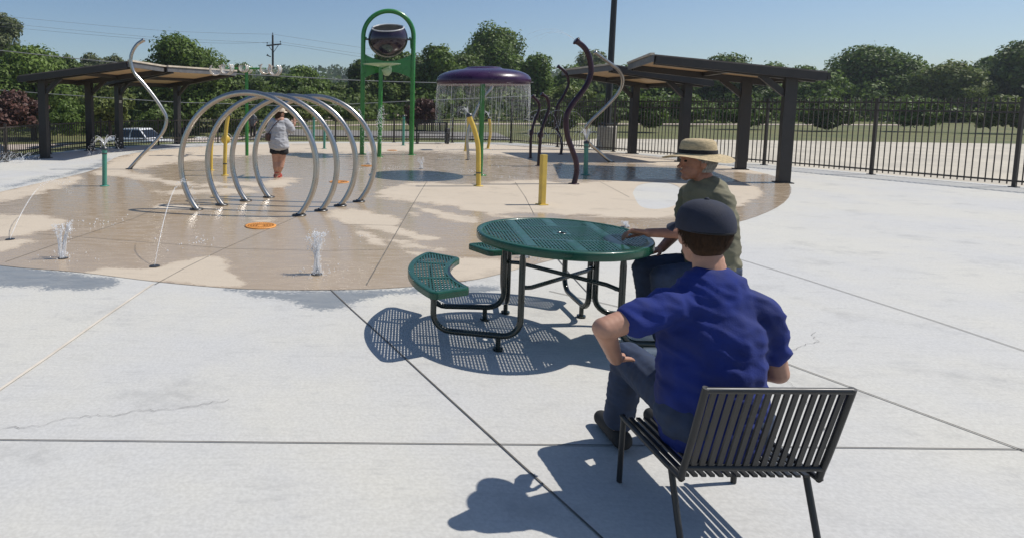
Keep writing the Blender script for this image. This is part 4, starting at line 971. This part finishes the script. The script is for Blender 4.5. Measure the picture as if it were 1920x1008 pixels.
# ------------------------------------------------------------------ bench by the far fence
bq = at(808,269); Yb2 = bq.y-.05
t = thing('bench', (bq.x, Yb2, 0), 'black slatted bench against the far fence, right of the bucket frame', 'bench')
w = .66
mb = MB()
for i in range(17): mb.box((bq.x-w+.04+i*(2*w-.08)/16, Yb2+.02, .66), (.045,.02,.34))
mb.box((bq.x, Yb2+.02, .84), (2*w,.035,.05)); mb.box((bq.x, Yb2+.02, .49), (2*w,.035,.04)); mb.build('backrest', M['black'], t)
mb = MB()
for i in range(5): mb.box((bq.x, Yb2-.10-i*.085, .43), (2*w,.06,.025))
mb.build('seat', M['black'], t)
for s in (-1, 1):
    mb = MB(); mb.box((bq.x+s*(w-.06), Yb2+.01, .42), (.05,.05,.86)); mb.box((bq.x+s*(w-.06), Yb2-.42, .21), (.05,.05,.42)); mb.box((bq.x+s*(w-.06), Yb2-.2, .04), (.05,.46,.04)); mb.build('leg', M['black'], t)
q = at(838,268.5); t = thing('bollard', q, 'short grey square post at the right end of the black bench', 'bollard')
MB().box((q.x, q.y, .28), (.15,.15,.56), .3).build('shaft', M['dark_steel'], t, bevel=.015); MB().box((q.x, q.y, .58), (.17,.17,.05), .3).build('cap', M['fascia'], t, bevel=.01)
# ------------------------------------------------------------------ cars
def car(name, loc, rz, paint, label, H=1.45, L=4.6, suv=False):
    t = thing(name, loc, label, 'car', 'parked cars beyond the fences', rz)
    W = .88; hood = .92 if suv else .80; k = H/1.45
    xs = [-L/2,-L/2+.06,-L*.42,-L*.18,L*.12,L*.30,L*.44,L/2-.05,L/2]
    tz = [.62,.78,hood+.06,hood+.08,hood+.06,hood,hood-.10,.62,.55]; bz = [.38,.26,.22,.20,.20,.20,.22,.26,.36]; wy = [.74,.82,.87,W,W,W,.86,.80,.70]
    rings = [[(x,-y*.96,b),(x,-y,b+.12),(x,-y,(b+z)/2+.05),(x,-y*.95,z-.05),(x,-y*.82,z),(x,y*.82,z),(x,y*.95,z-.05),(x,y,(b+z)/2+.05),(x,y,b+.12),(x,y*.96,b)] for x, z, b, y in zip(xs, tz, bz, wy)]
    MB().loft(rings, smooth=False).build('body', paint, t, local=True, bevel=.012)
    b0 = -L*.44 if suv else -L*.40; b1 = L*.20; r0 = -L*.36 if suv else -L*.20; r1 = L*.04
    zb = hood+.02
    lo = [(b0,-.78,zb),(b1,-.78,zb),(b1,.78,zb),(b0,.78,zb)]; hi = [(r0,-.60,H),(r1,-.60,H),(r1,.60,H),(r0,.60,H)]
    MB().loft([lo, [tuple(a+(c-a)*.9 for a, c in zip(p, q)) for p, q in zip(lo, hi)], hi]).build('cabin', paint, t, local=True, bevel=.03)
    def lerp(p, q, f): return Vector(p)+(Vector(q)-Vector(p))*f
    def win(p0, p1, q1, q0, off):
        P = [lerp(lerp(p0,p1,u), lerp(q0,q1,u), v)+Vector(off) for u, v in ((.05,.14),(.95,.14),(.92,.84),(.08,.84))]
        P2 = [p+Vector(off)*.6 for p in P]; MB().loft([P, P2]).build('window', M['glass'], t, local=True)
    for s, i, j in ((-1,0,1),(1,3,2)):
        midb = lerp(lo[i], lo[j], .52); midt = lerp(hi[i], hi[j], .52)
        win(lo[i], midb, midt, hi[i], (0,s*.012,.004)); win(midb, lo[j], hi[j], midt, (0,s*.012,.004))
    win(lo[1], lo[2], hi[2], hi[1], (.014,0,.01)); win(lo[3], lo[0], hi[0], hi[3], (-.014,0,.01))
    for x in (-L*.30, L*.32):
        for s in (-1,1):
            m3 = Matrix.Rotation(R(90), 3, 'X'); c = (x, s*.78, .33)
            o = MB().lathe([(.20,-.10),(.31,-.10),(.33,-.06),(.33,.06),(.31,.10),(.20,.10)], 24, c, m3).build('wheel', M['rubber'], t, local=True)
            MB().lathe([(.0,-.085),(.2,-.09),(.21,0),(.2,.09),(0,.085)], 16, c, m3).build('rim', M['chrome'], o, local=True)
    for s in (-1,1):
        MB().box((L/2-.05, s*.58, .60), (.10,.30,.13)).build('headlight', M['lamp_lens'], t, local=True, bevel=.02)
        MB().box((-L/2+.03, s*.62, .70), (.08,.24,.14)).build('tail_light', M['red'], t, local=True, bevel=.02)
        MB().box((L*.13, s*.98, hood+.05), (.12,.18,.11)).build('mirror', paint, t, local=True, bevel=.03)
    return t
def cz(x, y): return float(terrain(x, y))
cx_ = dep(268,255,38).x; car('parked_car', (cx_,38,cz(cx_,38)), R(-22), M['white'], 'white sedan parked beyond the left fence under the second shelter')
car('parked_car', (-14.6,26.5,cz(-14.6,26.5)-.02), R(-6), M['car_dark'], 'slate grey car beyond the fence at the far left edge')
HAZE = True
# ------------------------------------------------------------------ trees
def tree(name, px, top, hw, bot, Y, m, label, n=5200, lobes=20, leaf=.30, group='trees beyond the fences', trunk=True, squash=1.0, loose=.25):
    cx = dep(px, 190, Y).x; zg = float(terrain(cx, Y)); zt = dep(px, top, Y).z; zb = max(dep(px, bot, Y).z, zg+.15); W = hw/F*Y
    t = thing(name, (cx, Y, zg), label, 'tree' if name != 'shrub' else 'shrub', group)
    leaf *= .58; n = int(n*2.3)
    zc = (zt+zb)/2; H = (zt-zb)/2; Dp = min(W, H*1.3)*.9
    # lobes spread through the crown volume
    L = []
    for k in range(lobes):
        while True:
            p = RNG.uniform(-1,1,3)
            if .18 < (p*p).sum() < .86: break
        r = RNG.uniform(.24,.42)
        p *= .82
        wz = 1 - .28*max(0, p[2])
        L.append((np.array([p[0]*W*wz, p[1]*Dp*wz, p[2]*H]), np.array([W, Dp, H*.9])*r, RNG.uniform(-.22,.22)))
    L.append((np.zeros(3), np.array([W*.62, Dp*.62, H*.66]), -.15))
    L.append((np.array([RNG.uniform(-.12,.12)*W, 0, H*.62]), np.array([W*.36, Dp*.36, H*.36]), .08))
    wts = np.array([l[1].prod()**(2/3) for l in L]); wts /= wts.sum()
    cen = []; nr = []; ti = []
    for (c, r, tn), w in zip(L, wts):
        k = int(n*w); d = RNG.normal(size=(k,3)); d /= np.linalg.norm(d, axis=1)[:,None]
        rad = 1 - np.abs(RNG.normal(0, loose, (k,1))); rad = np.clip(rad + (RNG.random((k,1)) < .08)*RNG.uniform(0,.28,(k,1)), .1, 1.35)
        # clumps: squash leaves towards small twig centres
        cen.append(c + d*r*rad); nr.append(d + RNG.normal(0,.55,(k,3)) + np.array([0,0,.35]))
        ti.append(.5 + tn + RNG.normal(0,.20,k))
    cen = np.concatenate(cen); nr = np.concatenate(nr); nr /= np.linalg.norm(nr, axis=1)[:,None]; ti = np.concatenate(ti)
    tw = RNG.normal(0, leaf*.45, cen.shape); cen = cen+tw
    cen[:,2] = np.maximum(cen[:,2]+zc, zg+.1); cen[:,0] += cx; cen[:,1] += Y
    sz = leaf*RNG.uniform(.55,1.35,len(cen))
    quad_cloud('crown', cen, nr, sz, ti, m, t, (cx, Y, zg))
    if trunk:
        r = max(.09, W*.055); zs = zg; lean = RNG.uniform(-.05,.05)*W
        MB().tube(smooth_path([(cx,Y,zs-.1),(cx+lean*.3,Y,zs+(zc-zs)*.35),(cx+lean,Y,zs+(zc-zs)*.8),(cx+lean*1.2,Y,zc+H*.45)],4), [r*1.35]+[r*(1.1-.75*i/12) for i in range(12)], 9).build('trunk', M['bark'], t)
        mb = MB()
        for k in range(7):
            a = RNG.uniform(0,6.28); z0 = zs+(zc-zs)*RNG.uniform(.45,1.0); e = np.array([math.cos(a)*W*.6, math.sin(a)*Dp*.6, RNG.uniform(.1,.55)*H])
            s0 = Vector((cx+lean*.8, Y, z0)); s1 = s0+Vector(e)
            mb.tube([s0, s0.lerp(s1,.5)+Vector((0,0,.06*H)), s1], [r*.5, r*.32, r*.12], 6)
        mb.build('limbs', M['bark'], t)
    return t
lf, pa, li, da, rd = M['leaf'], M['leaf_pale'], M['leaf_lite'], M['leaf_dark'], M['leaf_red']
T = [
 ('tree',8,22,52,128,72,pa,'tall loose pale green tree rising at the upper left corner',3600,18,.34),
 ('tree',62,84,100,238,48,lf,'broad dark green tree behind the nearest left shelter',9000,30,.26),
 ('tree',-75,100,80,240,46,lf,'green tree cut by the left edge of the picture',4500,20,.28),
 ('tree',168,99,36,165,84,pa,'small hazy pale tree far behind the left shelter roof, left of its neighbour',2200,12,.36),
 ('tree',214,103,30,165,88,pa,'hazy pale tree far behind the left shelter roof peak',2000,12,.36),
 ('tree',125,104,62,236,58,da,'dark rounded tree just behind the peak of the nearest left shelter',5200,20,.27),
 ('tree',272,112,52,238,62,da,'dark tree filling the gap left of the large tree behind the steel S pole',4200,18,.27),
 ('tree',398,118,56,236,66,lf,'green tree behind the left arm of the clear tub post',4600,18,.28),
 ('tree',505,128,52,232,70,da,'low dark tree behind the utility pole',3800,16,.28),
 ('tree',600,143,42,232,72,lf,'low green tree at the left of the skyline dip',3200,14,.28),
 ('tree',775,100,50,226,72,da,'dark tree between the green bucket frame right leg and the mushroom',4200,18,.28),
 ('tree',862,98,54,226,66,da,'dark tree left behind the mushroom dome',4600,18,.28),
 ('tree',968,102,50,228,68,lf,'green tree right behind the mushroom dome',4200,18,.28),
 ('tree',1062,120,52,226,68,lf,'green tree between the slim and the tallest purple pole',4200,18,.28),
 ('tree',1178,120,56,224,70,da,'dark tree behind the light pole and shelter roof',4000,16,.28),
 ('tree',1310,118,62,226,70,da,'dark tree behind the posts of the right shelters',4600,18,.3),
 ('tree',1440,116,64,226,72,lf,'green tree in the gap left of the round topped tree',4600,18,.3),
 ('tree',1575,112,66,226,72,da,'dark tree in the gap left of the highest right tree',4600,18,.3),
 ('tree',1708,110,66,226,72,lf,'green tree in the gap right of the highest right tree',4600,18,.3),
 ('tree',1845,108,66,226,70,lf,'green tree in the gap beside the dark right edge tree',4600,18,.3),
 ('tree',205,148,60,242,45,li,'light green tree seen between the left shelter posts',5200,20,.24),
 ('tree',343,62,93,238,54,lf,'large dense green tree behind the steel S pole',10500,34,.27),
 ('tree',452,116,64,238,58,da,'dark green tree behind the green post with clear tubs',5200,20,.28),
 ('tree',558,122,62,226,60,lf,'rounded green tree right of the utility pole',6500,22,.27),
 ('tree',632,158,44,232,66,da,'dark low tree in the dip of the skyline left of the bucket frame',3400,14,.28),
 ('tree',672,112,33,226,62,da,'narrow dark tree just left of the green bucket frame',3600,14,.26),
 ('tree',735,85,64,226,64,lf,'tall green tree directly behind the tipping bucket',7500,24,.28),
 ('tree',818,82,60,222,60,lf,'green tree between the bucket frame and the mushroom',7000,24,.28),
 ('tree',916,37,76,226,70,lf,'largest spreading tree rising behind the mushroom',11000,36,.30),
 ('tree',1003,100,50,230,60,lf,'mid green tree right of the mushroom behind the short purple poles',5200,20,.28),
 ('tree',1118,93,62,214,80,pa,'pale tree behind the tallest purple pole and the right shelter',4800,22,.34),
 ('tree',1245,128,76,226,66,lf,'green tree behind the nearest right shelter roof',6000,22,.3),
 ('tree',1370,100,82,228,64,da,'dark green tree to the right of the right shelters',7000,24,.3),
 ('tree',1505,122,82,228,62,lf,'bushy tree beyond the parking lot with a rounded top',7000,24,.3),
 ('tree',1640,84,94,228,66,lf,'tall full tree beyond the parking lot, highest on the right',8500,28,.3),
 ('tree',1775,112,84,228,60,li,'light green tree beyond the parking lot near the right edge',7000,24,.28),
 ('tree',1910,74,98,228,60,da,'dark tree cut by the right edge of the view',7500,26,.3),
]
for a in T: tree(*a)
for a in [
 ('shrub',22,168,62,252,31,rd,'maroon leaved shrub behind the low fence at the far left',4800,18,.16),
 ('shrub',790,184,36,246,38,rd,'reddish brown shrub behind the black bench',2600,14,.19),
 ('shrub',432,186,46,250,42,li,'yellow green shrub seen through the nearest hoop',2800,14,.20),
 ('shrub',560,176,50,236,44,li,'yellow green shrub behind the woman',3200,16,.20),
 ('shrub',640,200,36,240,46,da,'dark shrub seen through the far hoops',2000,12,.20),
 ('shrub',300,196,50,262,43,da,'dark green shrub behind the white sedan',2800,14,.20),
 ('shrub',1068,158,56,242,47,li,'light green shrub behind the tall fence and purple poles',3600,16,.20),
 ('shrub',1040,192,50,258,35,da,'dark shrub behind the short purple poles and the tall fence',4200,18,.19),
 ('shrub',1135,186,50,254,37,da,'dark shrub behind the concrete base of the light pole',3800,18,.19),
 ('shrub',1215,182,44,250,37,lf,'green shrub behind the right shelter posts and the tall fence',3400,16,.19),
 ('shrub',1400,186,60,246,42,lf,'green shrub right of the right shelters beyond the lot',3400,16,.2),
 ('shrub',1560,182,66,250,40,da,'dark wide shrub in the middle of the far side of the lot',3600,16,.2),
 ('shrub',1730,186,62,250,40,lf,'green shrub between two trees across the lot',3400,16,.2),
 ('shrub',1890,180,66,256,38,li,'yellow green shrub at the right edge across the lot',3600,16,.2),
 ('shrub',1170,170,50,240,48,lf,'green shrub behind the tall fence and light pole',3000,14,.20),
 ('shrub',130,186,46,256,41,lf,'green shrub behind the nearest left shelter posts',2600,14,.18),
 ('shrub',1290,176,52,232,48,lf,'green shrub behind the nearest right shelter posts',2800,14,.22),
]: tree(*a, group='shrubs beyond the fences', trunk=False)
# a few more trunks in the shade of the grove
for px, Y, h in ((745,54,6.5),(860,58,7),(955,56,6.5),(690,52,5.5)):
    pass
# far wooded ridge
hx = np.linspace(-420,520,120); hy = np.linspace(170,520,26); HX, HY = np.meshgrid(hx, hy)
ridge = 12*np.exp(-((HX-60)/150)**2)+12*np.exp(-((HX+190)/110)**2)+10*np.exp(-((HX-330)/120)**2)
HZ = 1.5+ridge*S((HY-190)/150)*(1-.3*S((HY-400)/150)) + RNG.normal(0,.8,HX.shape)
I = np.arange(HX.size).reshape(HX.shape); me = bpy.data.meshes.new('hill')
me.from_pydata(np.c_[HX.ravel(),HY.ravel(),HZ.ravel()].tolist(), [], np.stack([I[:-1,:-1],I[:-1,1:],I[1:,1:],I[1:,:-1]],-1).reshape(-1,4).tolist())
me.materials.append(M['hill']); me.polygons.foreach_set('use_smooth',[True]*len(me.polygons)); o = bpy.data.objects.new('hill', me); C.objects.link(o); tag(o, kind='structure')
N = 26000; hxp = RNG.uniform(-200,300,N); hyp = RNG.uniform(200,350,N)
rz = 12*np.exp(-((hxp-60)/150)**2)+12*np.exp(-((hxp+190)/110)**2)+10*np.exp(-((hxp-330)/120)**2)
hz = 1.5+rz*S((hyp-190)/150)+np.abs(RNG.normal(0,2.2,N))
# gather into crowns
ccx = RNG.uniform(-200,300,900); ccy = RNG.uniform(200,350,900); idx = RNG.integers(0,900,N); dd = RNG.normal(size=(N,3)); dd /= np.linalg.norm(dd,axis=1)[:,None]; cr = RNG.uniform(3,6,900)[idx]
X_ = ccx[idx]+dd[:,0]*cr; Y_ = ccy[idx]+dd[:,1]*cr
g = 12*np.exp(-((ccx-60)/150)**2)+12*np.exp(-((ccx+190)/110)**2)+10*np.exp(-((ccx-330)/120)**2)
Z_ = (1.5+g*S((ccy-190)/150))[idx]+3+dd[:,2]*cr
tag(quad_cloud('distant_woods', np.c_[X_,Y_,Z_], dd+RNG.normal(0,.5,(N,3)), RNG.uniform(.7,1.5,N), .5+RNG.normal(0,.2,N)+RNG.uniform(-.2,.2,900)[idx], M['leaf_far']), 'hazy wooded ridge far behind the trees', 'woods', kind='stuff')
# nearer continuous wood edge filling under the crowns
N = 62000; nc = 480; ccx = RNG.uniform(-95,190,nc); ccy = RNG.uniform(76,100,nc); cr = RNG.uniform(1.4,2.6,nc); ch = RNG.uniform(.4,2.6,nc); idx = RNG.integers(0,nc,N)
dd = RNG.normal(size=(N,3)); dd /= np.linalg.norm(dd,axis=1)[:,None]
P_ = np.c_[ccx[idx]+dd[:,0]*cr[idx], ccy[idx]+dd[:,1]*cr[idx], terrain(ccx, ccy)[idx]+ch[idx]+dd[:,2]*cr[idx]]
tag(quad_cloud('wood_edge', P_, dd+RNG.normal(0,.5,(N,3)), RNG.uniform(.35,.7,N), .45+RNG.normal(0,.2,N)+RNG.uniform(-.2,.2,nc)[idx], M['leaf_dark']), 'dark mass of woodland edge behind the separate trees', 'woods', kind='stuff')
N = 46000; nc = 300; ccx = RNG.uniform(-62,100,nc); ccy = RNG.uniform(52,66,nc); cr = RNG.uniform(.9,2.0,nc); ch = RNG.uniform(.2,1.6,nc)+np.where(ccx<0,RNG.uniform(0,1.2,nc),0); idx = RNG.integers(0,nc,N)
dd = RNG.normal(size=(N,3)); dd /= np.linalg.norm(dd,axis=1)[:,None]; gz_ = terrain(ccx, ccy)[idx]
P_ = np.c_[ccx[idx]+dd[:,0]*cr[idx]*1.3, ccy[idx]+dd[:,1]*cr[idx], np.maximum(gz_+.02, gz_+ch[idx]+dd[:,2]*cr[idx])]
tag(quad_cloud('undergrowth', P_, dd+RNG.normal(0,.5,(N,3)), RNG.uniform(.12,.26,N), .45+RNG.normal(0,.2,N)+RNG.uniform(-.25,.25,nc)[idx], M['leaf_dark']), 'dark undergrowth between the tree trunks', 'undergrowth', kind='stuff')
# ------------------------------------------------------------------ water
G = 9.8
def ballistic(p, v, T, n=14): return [Vector(p)+Vector(v)*(T*i/n)+Vector((0,0,-.5*G*(T*i/n)**2)) for i in range(n+1)]
def stream(mb, pts, r, solid=.55, drops=.75, jit=.01, dr=None):
    """water stream: a coherent thread that breaks into drops"""
    n = len(pts); k = max(3, int(n*solid)); k = min(k, n)
    mb.tube(pts[:k], [r*(1-.5*i/k)*random.uniform(.7,1.25) for i in range(k)], 5)
    for i in range(k-1, n):
        for j in range(2):
            if random.random() < drops:
                a = pts[i]; b = pts[min(i+1, n-1)]; q = a.lerp(b, random.random())+Vector((random.gauss(0,jit), random.gauss(0,jit), random.gauss(0,jit)))
                mb.drop(q, (dr or r)*random.uniform(.6,1.3))
def umbrella(name, top, n, vh, vz, r, label, fall, dirz=(0,0), group='water sprays', gname='water_spray'):
    mb = MB(); top = Vector(top)
    for k in range(n):
        a = 2*math.pi*(k+random.uniform(-.3,.3))/n; h = vh*random.uniform(.75,1.15); z = vz*random.uniform(.85,1.1)
        T = (z+math.sqrt(z*z+2*G*fall))/G
        stream(mb, ballistic(top, (math.cos(a)*h+dirz[0], math.sin(a)*h+dirz[1], z), T, 16), r, .62, .8, .012)
    return tag(mb.build(name, M['water']), label, 'water spray', group)
def tip(k): return TOPS[k][1][-1]+TOPS[k][2]*.05
umbrella('water_spray', tip('t1'), 18, .85, 1.85, .0055, 'umbrella of water over the nearest turquoise post', .16)
umbrella('water_spray', tip('t5'), 14, .65, 2.3, .0075, 'spray fanning out above the turquoise post on the right', .12)
umbrella('water_spray', tip('y1'), 10, .45, 1.5, .0035, 'umbrella of fine jets over the nearest yellow bent pole', .55, (-.45,.2))
umbrella('water_spray', tip('y3'), 9, .5, 2.0, .006, 'spray falling from the yellow pole right of the mushroom stem', .9, (-.35,0))
# sheet of water left of the hoops
mb = MB(); c = dep(377,258,20)
for k in range(34):
    a = random.uniform(0,6.28); p = c+Vector((random.uniform(-.12,.12),0,0)); stream(mb, ballistic(p, (math.cos(a)*1.0, math.sin(a)*.9, random.uniform(.2,.8)), .36, 12), .006, .6, .8, .015)
tag(mb.build('water_spray', M['water']), 'bell of water falling behind the left side of the nearest hoop', 'water spray', 'water sprays')
mb = MB(); c = at(18,305)
for k in range(22):
    a = random.uniform(-.5,2.6); stream(mb, ballistic((c.x+random.uniform(-.5,.4), c.y, .03), (math.cos(a)*.9+.3, math.sin(a)*.4, random.uniform(1.2,2.3)), .42, 14), .008, .5, .85, .03)
tag(mb.build('water_spray', M['water']), 'low splash of water against the fence at the far left', 'water spray', 'water sprays')
# big thin arcs between the purple poles
mb = MB()
for pts in ([(1003,240),(1000,222),(1010,210),(1026,206),(1038,215),(1044,232)],[(1014,250),(1028,216),(1046,207),(1058,211),(1068,224)],[(1060,215),(1072,209),(1084,213),(1093,224),(1096,240)],[(985,224),(996,211),(1010,206)],[(985,224),(1002,229)],[(1016,243),(1026,252),(1032,262)],[(1037,243),(1030,253),(1018,259)],[(1040,243),(1050,256),(1053,268)],[(1053,215),(1050,230),(1047,240)]):
    stream(mb, smooth_path([dep(x,y,19.2) for x, y in pts],5), .009, 1.0, .6, .02)
for k in range(70): mb.drop(dep(random.gauss(1042,20), random.uniform(212,262), 19.2+random.uniform(-.3,.3)), random.uniform(.008,.02))
tag(mb.build('water_spray', M['water']), 'glinting arcs of water crossing between the purple poles', 'water spray', 'water sprays')
# mushroom curtain
q, zr, Rm = MUSH; mb = MB()
for k in range(230):
    a = 2*math.pi*(k+random.uniform(-.4,.4))/230; L = random.choice((.25,.4,.6,.8,1.05))*random.uniform(.7,1.2); x, y = q.x+math.cos(a)*Rm*.975, q.y+math.sin(a)*Rm*.975
    pts = [Vector((x+math.cos(a)*.03*i/8+random.gauss(0,.003), y+math.sin(a)*.03*i/8, zr+.01-L*i/8)) for i in range(9)]
    mb.tube(pts, [.0045*random.uniform(.3,1.2)*(1-.06*i) for i in range(9)], 4)
    for j in range(5): mb.drop((x+random.gauss(0,.012), y+random.gauss(0,.012), zr-L-random.uniform(0,max(.1,zr-L-.1))), random.uniform(.004,.008))
tag(mb.build('water_curtain', M['curtain']), 'curtain of water falling round the rim of the purple mushroom', 'water curtain'); mb = MB()
for x0, dx, z1 in ((-.78,0,.35),(-.55,.22,.5),(-.35,-.22,.3),(-.27,-.05,.6),(.12,.02,.4),(.35,-.12,.5),(.42,.12,.35),(.22,.0,.5)):
    p0 = Vector((q.x+x0, q.y-.35, zr)); stream(mb, [p0+Vector((dx*i/12, .02*i/12, -(zr-z1)*i/12)) for i in range(13)], .008, .75, .9, .012)
tag(mb.build('water_spray', M['water']), 'crossing white streams falling inside the curtain under the purple mushroom', 'water spray', 'water sprays')
# ground jets
def bubbler(px, py, tops, label, w=.05, nozzle=True):
    b = at(px, py); mb = MB()
    for tx, ty in tops:
        e = dep(tx, ty, b.y); s = Vector((b.x+random.uniform(-w,w), b.y+random.uniform(-w,w), .01)); H = e.z; dx = e.x-s.x
        for k in range(5):
            hh = H*random.uniform(.62,1.02); vz = math.sqrt(2*G*hh); tt = vz/G
            pts = ballistic(s+Vector((random.gauss(0,.012), random.gauss(0,.012), 0)), (dx/tt*random.uniform(.8,1.1), random.gauss(0,.04), vz), tt*1.10, 20)
            stream(mb, pts, .0065, .78, .9, .012, .006)
        for k in range(14):
            f = random.random()**.7; mb.drop((s.x+dx*f+random.gauss(0,.022), s.y+random.gauss(0,.02), H*f+random.gauss(0,.02)), random.uniform(.004,.011))
    for k in range(60):
        a = random.uniform(0,6.28); r = abs(random.gauss(0,.16)); mb.drop((b.x+math.cos(a)*r, b.y+math.sin(a)*r, abs(random.gauss(0,.02))+.004), random.uniform(.004,.010))
    tag(mb.build('water_jet', M['water']), label, 'water jet', 'water jets from the floor')
    if nozzle:
        t = thing('floor_nozzle', (b.x, b.y, 0), 'small dark floor nozzle under '+label, 'nozzle', 'nozzles set in the pad floor')
        MB().lathe([(.0,.008),(.03,.008),(.05,.006),(.055,.003)], 18, (b.x, b.y, .002)).build('cover', M['dark_steel'], t)
bubbler(118,484,[(106,417),(113,424),(133,414),(130,420)],'the pair of foaming jets at the left', .07)
bubbler(594,514,[(577,438),(590,434),(594,432),(608,438),(598,445)],'the tall foaming jet in front of the orange drain', .03)
bubbler(790,317,[(784,296),(795,297),(791,302)],'the small jet beside the mushroom shadow', .04)
bubbler(667,318,[(662,286),(668,300)],'the thin jet beside the third hoop right leg', .03)
bubbler(690,308,[(687,268),(692,275),(690,285)],'the thin jet by the far hoop and drain', .04)
bubbler(1172,426,[(1168,417),(1175,418)],'the tiny jet behind the right rim of the table', .03)
bubbler(984,482,[(977,472),(990,474)],'the tiny jet seen under the table rim', .03)
bubbler(575,528,[(574,524)],'the splash', .05, False) if False else None
def long_jet(nx, ny, ax, ay, Ya, land, label):
    b = at(nx, ny); a = dep(ax, ay, Ya); vz = math.sqrt(2*G*a.z); tt = vz/G; v = ((a.x-b.x)/tt, (Ya-b.y)/tt, vz)
    mb = MB()
    for k in range(4): stream(mb, ballistic((b.x,b.y,.01), tuple(c*random.uniform(.97,1.02) for c in v), 2*tt, 44), .0022, .42, .75, .015, .0050)
    tag(mb.build('water_jet', M['water']), label, 'water jet', 'water jets from the floor')
    t = thing('floor_nozzle', (b.x, b.y, 0), 'small dark floor nozzle shooting '+label, 'nozzle', 'nozzles set in the pad floor')
    MB().lathe([(.0,.008),(.03,.008),(.05,.006),(.055,.003)], 18, (b.x, b.y, .002)).build('cover', M['dark_steel'], t)
long_jet(290,499,338,345,7.4,0,'the thin jet arcing toward the nearest hoop left leg')
long_jet(19,449,86,342,9.2,0,'the thin jet arcing from the far left of the pad')
# falling water and drips by the bucket frame and from the tallest purple pole
mb = MB(); s = Vector((dep(713,215,18.4).x, 18.3, dep(713,205,18.4).z))
for k in range(12): stream(mb, ballistic(s+Vector((random.uniform(-.1,.1),0,random.uniform(-.4,.3))), (random.uniform(-.7,.1), random.uniform(-.3,.3), random.uniform(-.2,1.2)), .45, 14), .007, .3, .8, .03, .011)
for k in range(8): stream(mb, ballistic(Vector((dep(672,205,19).x,19,dep(672,205,19).z)), (random.uniform(0,.6), random.uniform(-.2,.2), random.uniform(-.2,.5)), .5, 12), .006, .4, .7, .02, .009)
tag(mb.build('water_spray', M['water']), 'drips splashing off the middle leg of the green bucket frame', 'water spray', 'water sprays')
mb = MB(); s = tip('p1')
for k in range(5): stream(mb, ballistic(s, (-2.6*random.uniform(.75,1.1), random.uniform(-.2,.3), 2.1*random.uniform(.8,1.15)), .75, 40), .0028, .5, .5, .02, .004)
tag(mb.build('water_spray', M['curtain']), 'faint jets thrown left from the tallest purple pole head', 'water spray', 'water sprays')
mb = MB()
for px, py, n in ((372,456,30),(190,420,30),(425,400,14),(655,449,16),(640,300,20),(745,316,30),(720,318,24),(880,322,40),(960,335,30),(835,300,24),(930,312,24),(1130,316,14),(1180,322,22),(160,345,12),(130,343,10)):
    c = at(px, py)
    for k in range(n): mb.drop((c.x+random.gauss(0,.16), c.y+random.gauss(0,.22), abs(random.gauss(0,.02))+.004), random.uniform(.004,.011))
tag(mb.build('floor_splashes', M['foam']), 'scattered drops splashing on the wet floor of the pad', 'water drops', kind='stuff')
# ------------------------------------------------------------------ light, sky, camera
EL, AZ = R(55), R(4)     # sun to the right, a little beyond
sv = Vector((math.cos(EL)*math.cos(AZ), math.cos(EL)*math.sin(AZ), math.sin(EL)))
ld = bpy.data.lights.new('sun', 'SUN'); ld.energy = 4.5; ld.angle = R(.5); ld.color = (1,.955,.89)
lo = bpy.data.objects.new('sun', ld); C.objects.link(lo); lo.rotation_euler = sv.to_track_quat('Z','Y').to_euler(); lo.location = (20,0,30)
w = bpy.data.worlds.new('World'); bpy.context.scene.world = w; w.use_nodes = True; nt = w.node_tree
sky = nt.nodes.new('ShaderNodeTexSky'); sky.sky_type = 'NISHITA'; sky.sun_disc = False; sky.sun_elevation = EL; sky.sun_rotation = R(90)-AZ
sky.air_density = 1.0; sky.dust_density = .6; sky.ozone_density = 5.0; sky.altitude = 200
nt.links.new(sky.outputs[0], nt.nodes['Background'].inputs[0]); nt.nodes['Background'].inputs[1].default_value = .099
hm, hnt, hb = newmat('haze'); hv = hnt.nodes.new('ShaderNodeVolumePrincipled'); hv.inputs['Color'].default_value = (.86,.92,1,1); hv.inputs['Density'].default_value = .0005; hv.inputs['Anisotropy'].default_value = .35
hnt.nodes.remove(hb); hnt.links.new(hv.outputs[0], hnt.nodes['Material Output'].inputs['Volume'])
if HAZE:
    o = MB().box((20,170,22), (660,380,52)).build('haze', hm); tag(o, 'thin summer haze in the air', 'haze', kind='stuff')
sc = bpy.context.scene
sc.view_settings.view_transform = 'Standard'; sc.view_settings.look = 'None'; sc.view_settings.gamma = 1; sc.view_settings.use_curve_mapping = False
sc.view_settings.exposure = 0.0
cd = bpy.data.cameras.new('camera'); cam = bpy.data.objects.new('camera', cd); C.objects.link(cam); sc.camera = cam
cd.sensor_width = 36; cd.sensor_fit = 'HORIZONTAL'; cd.lens = 36*F/1920; cd.shift_x = (960-PX)/1920; cd.shift_y = (PY-504)/1920
cd.clip_end = 3000; cd.clip_start = .05
cam.location = (0,0,CH)
cam.matrix_world = Matrix.Translation((0,0,CH)) @ (Matrix.Rotation(R(90)-TH, 4, 'X') @ Matrix.Rotation(RO, 4, 'Z'))
sc.cycles.max_bounces = 8; sc.cycles.transparent_max_bounces = 24; sc.cycles.caustics_reflective = False; sc.cycles.caustics_refractive = False
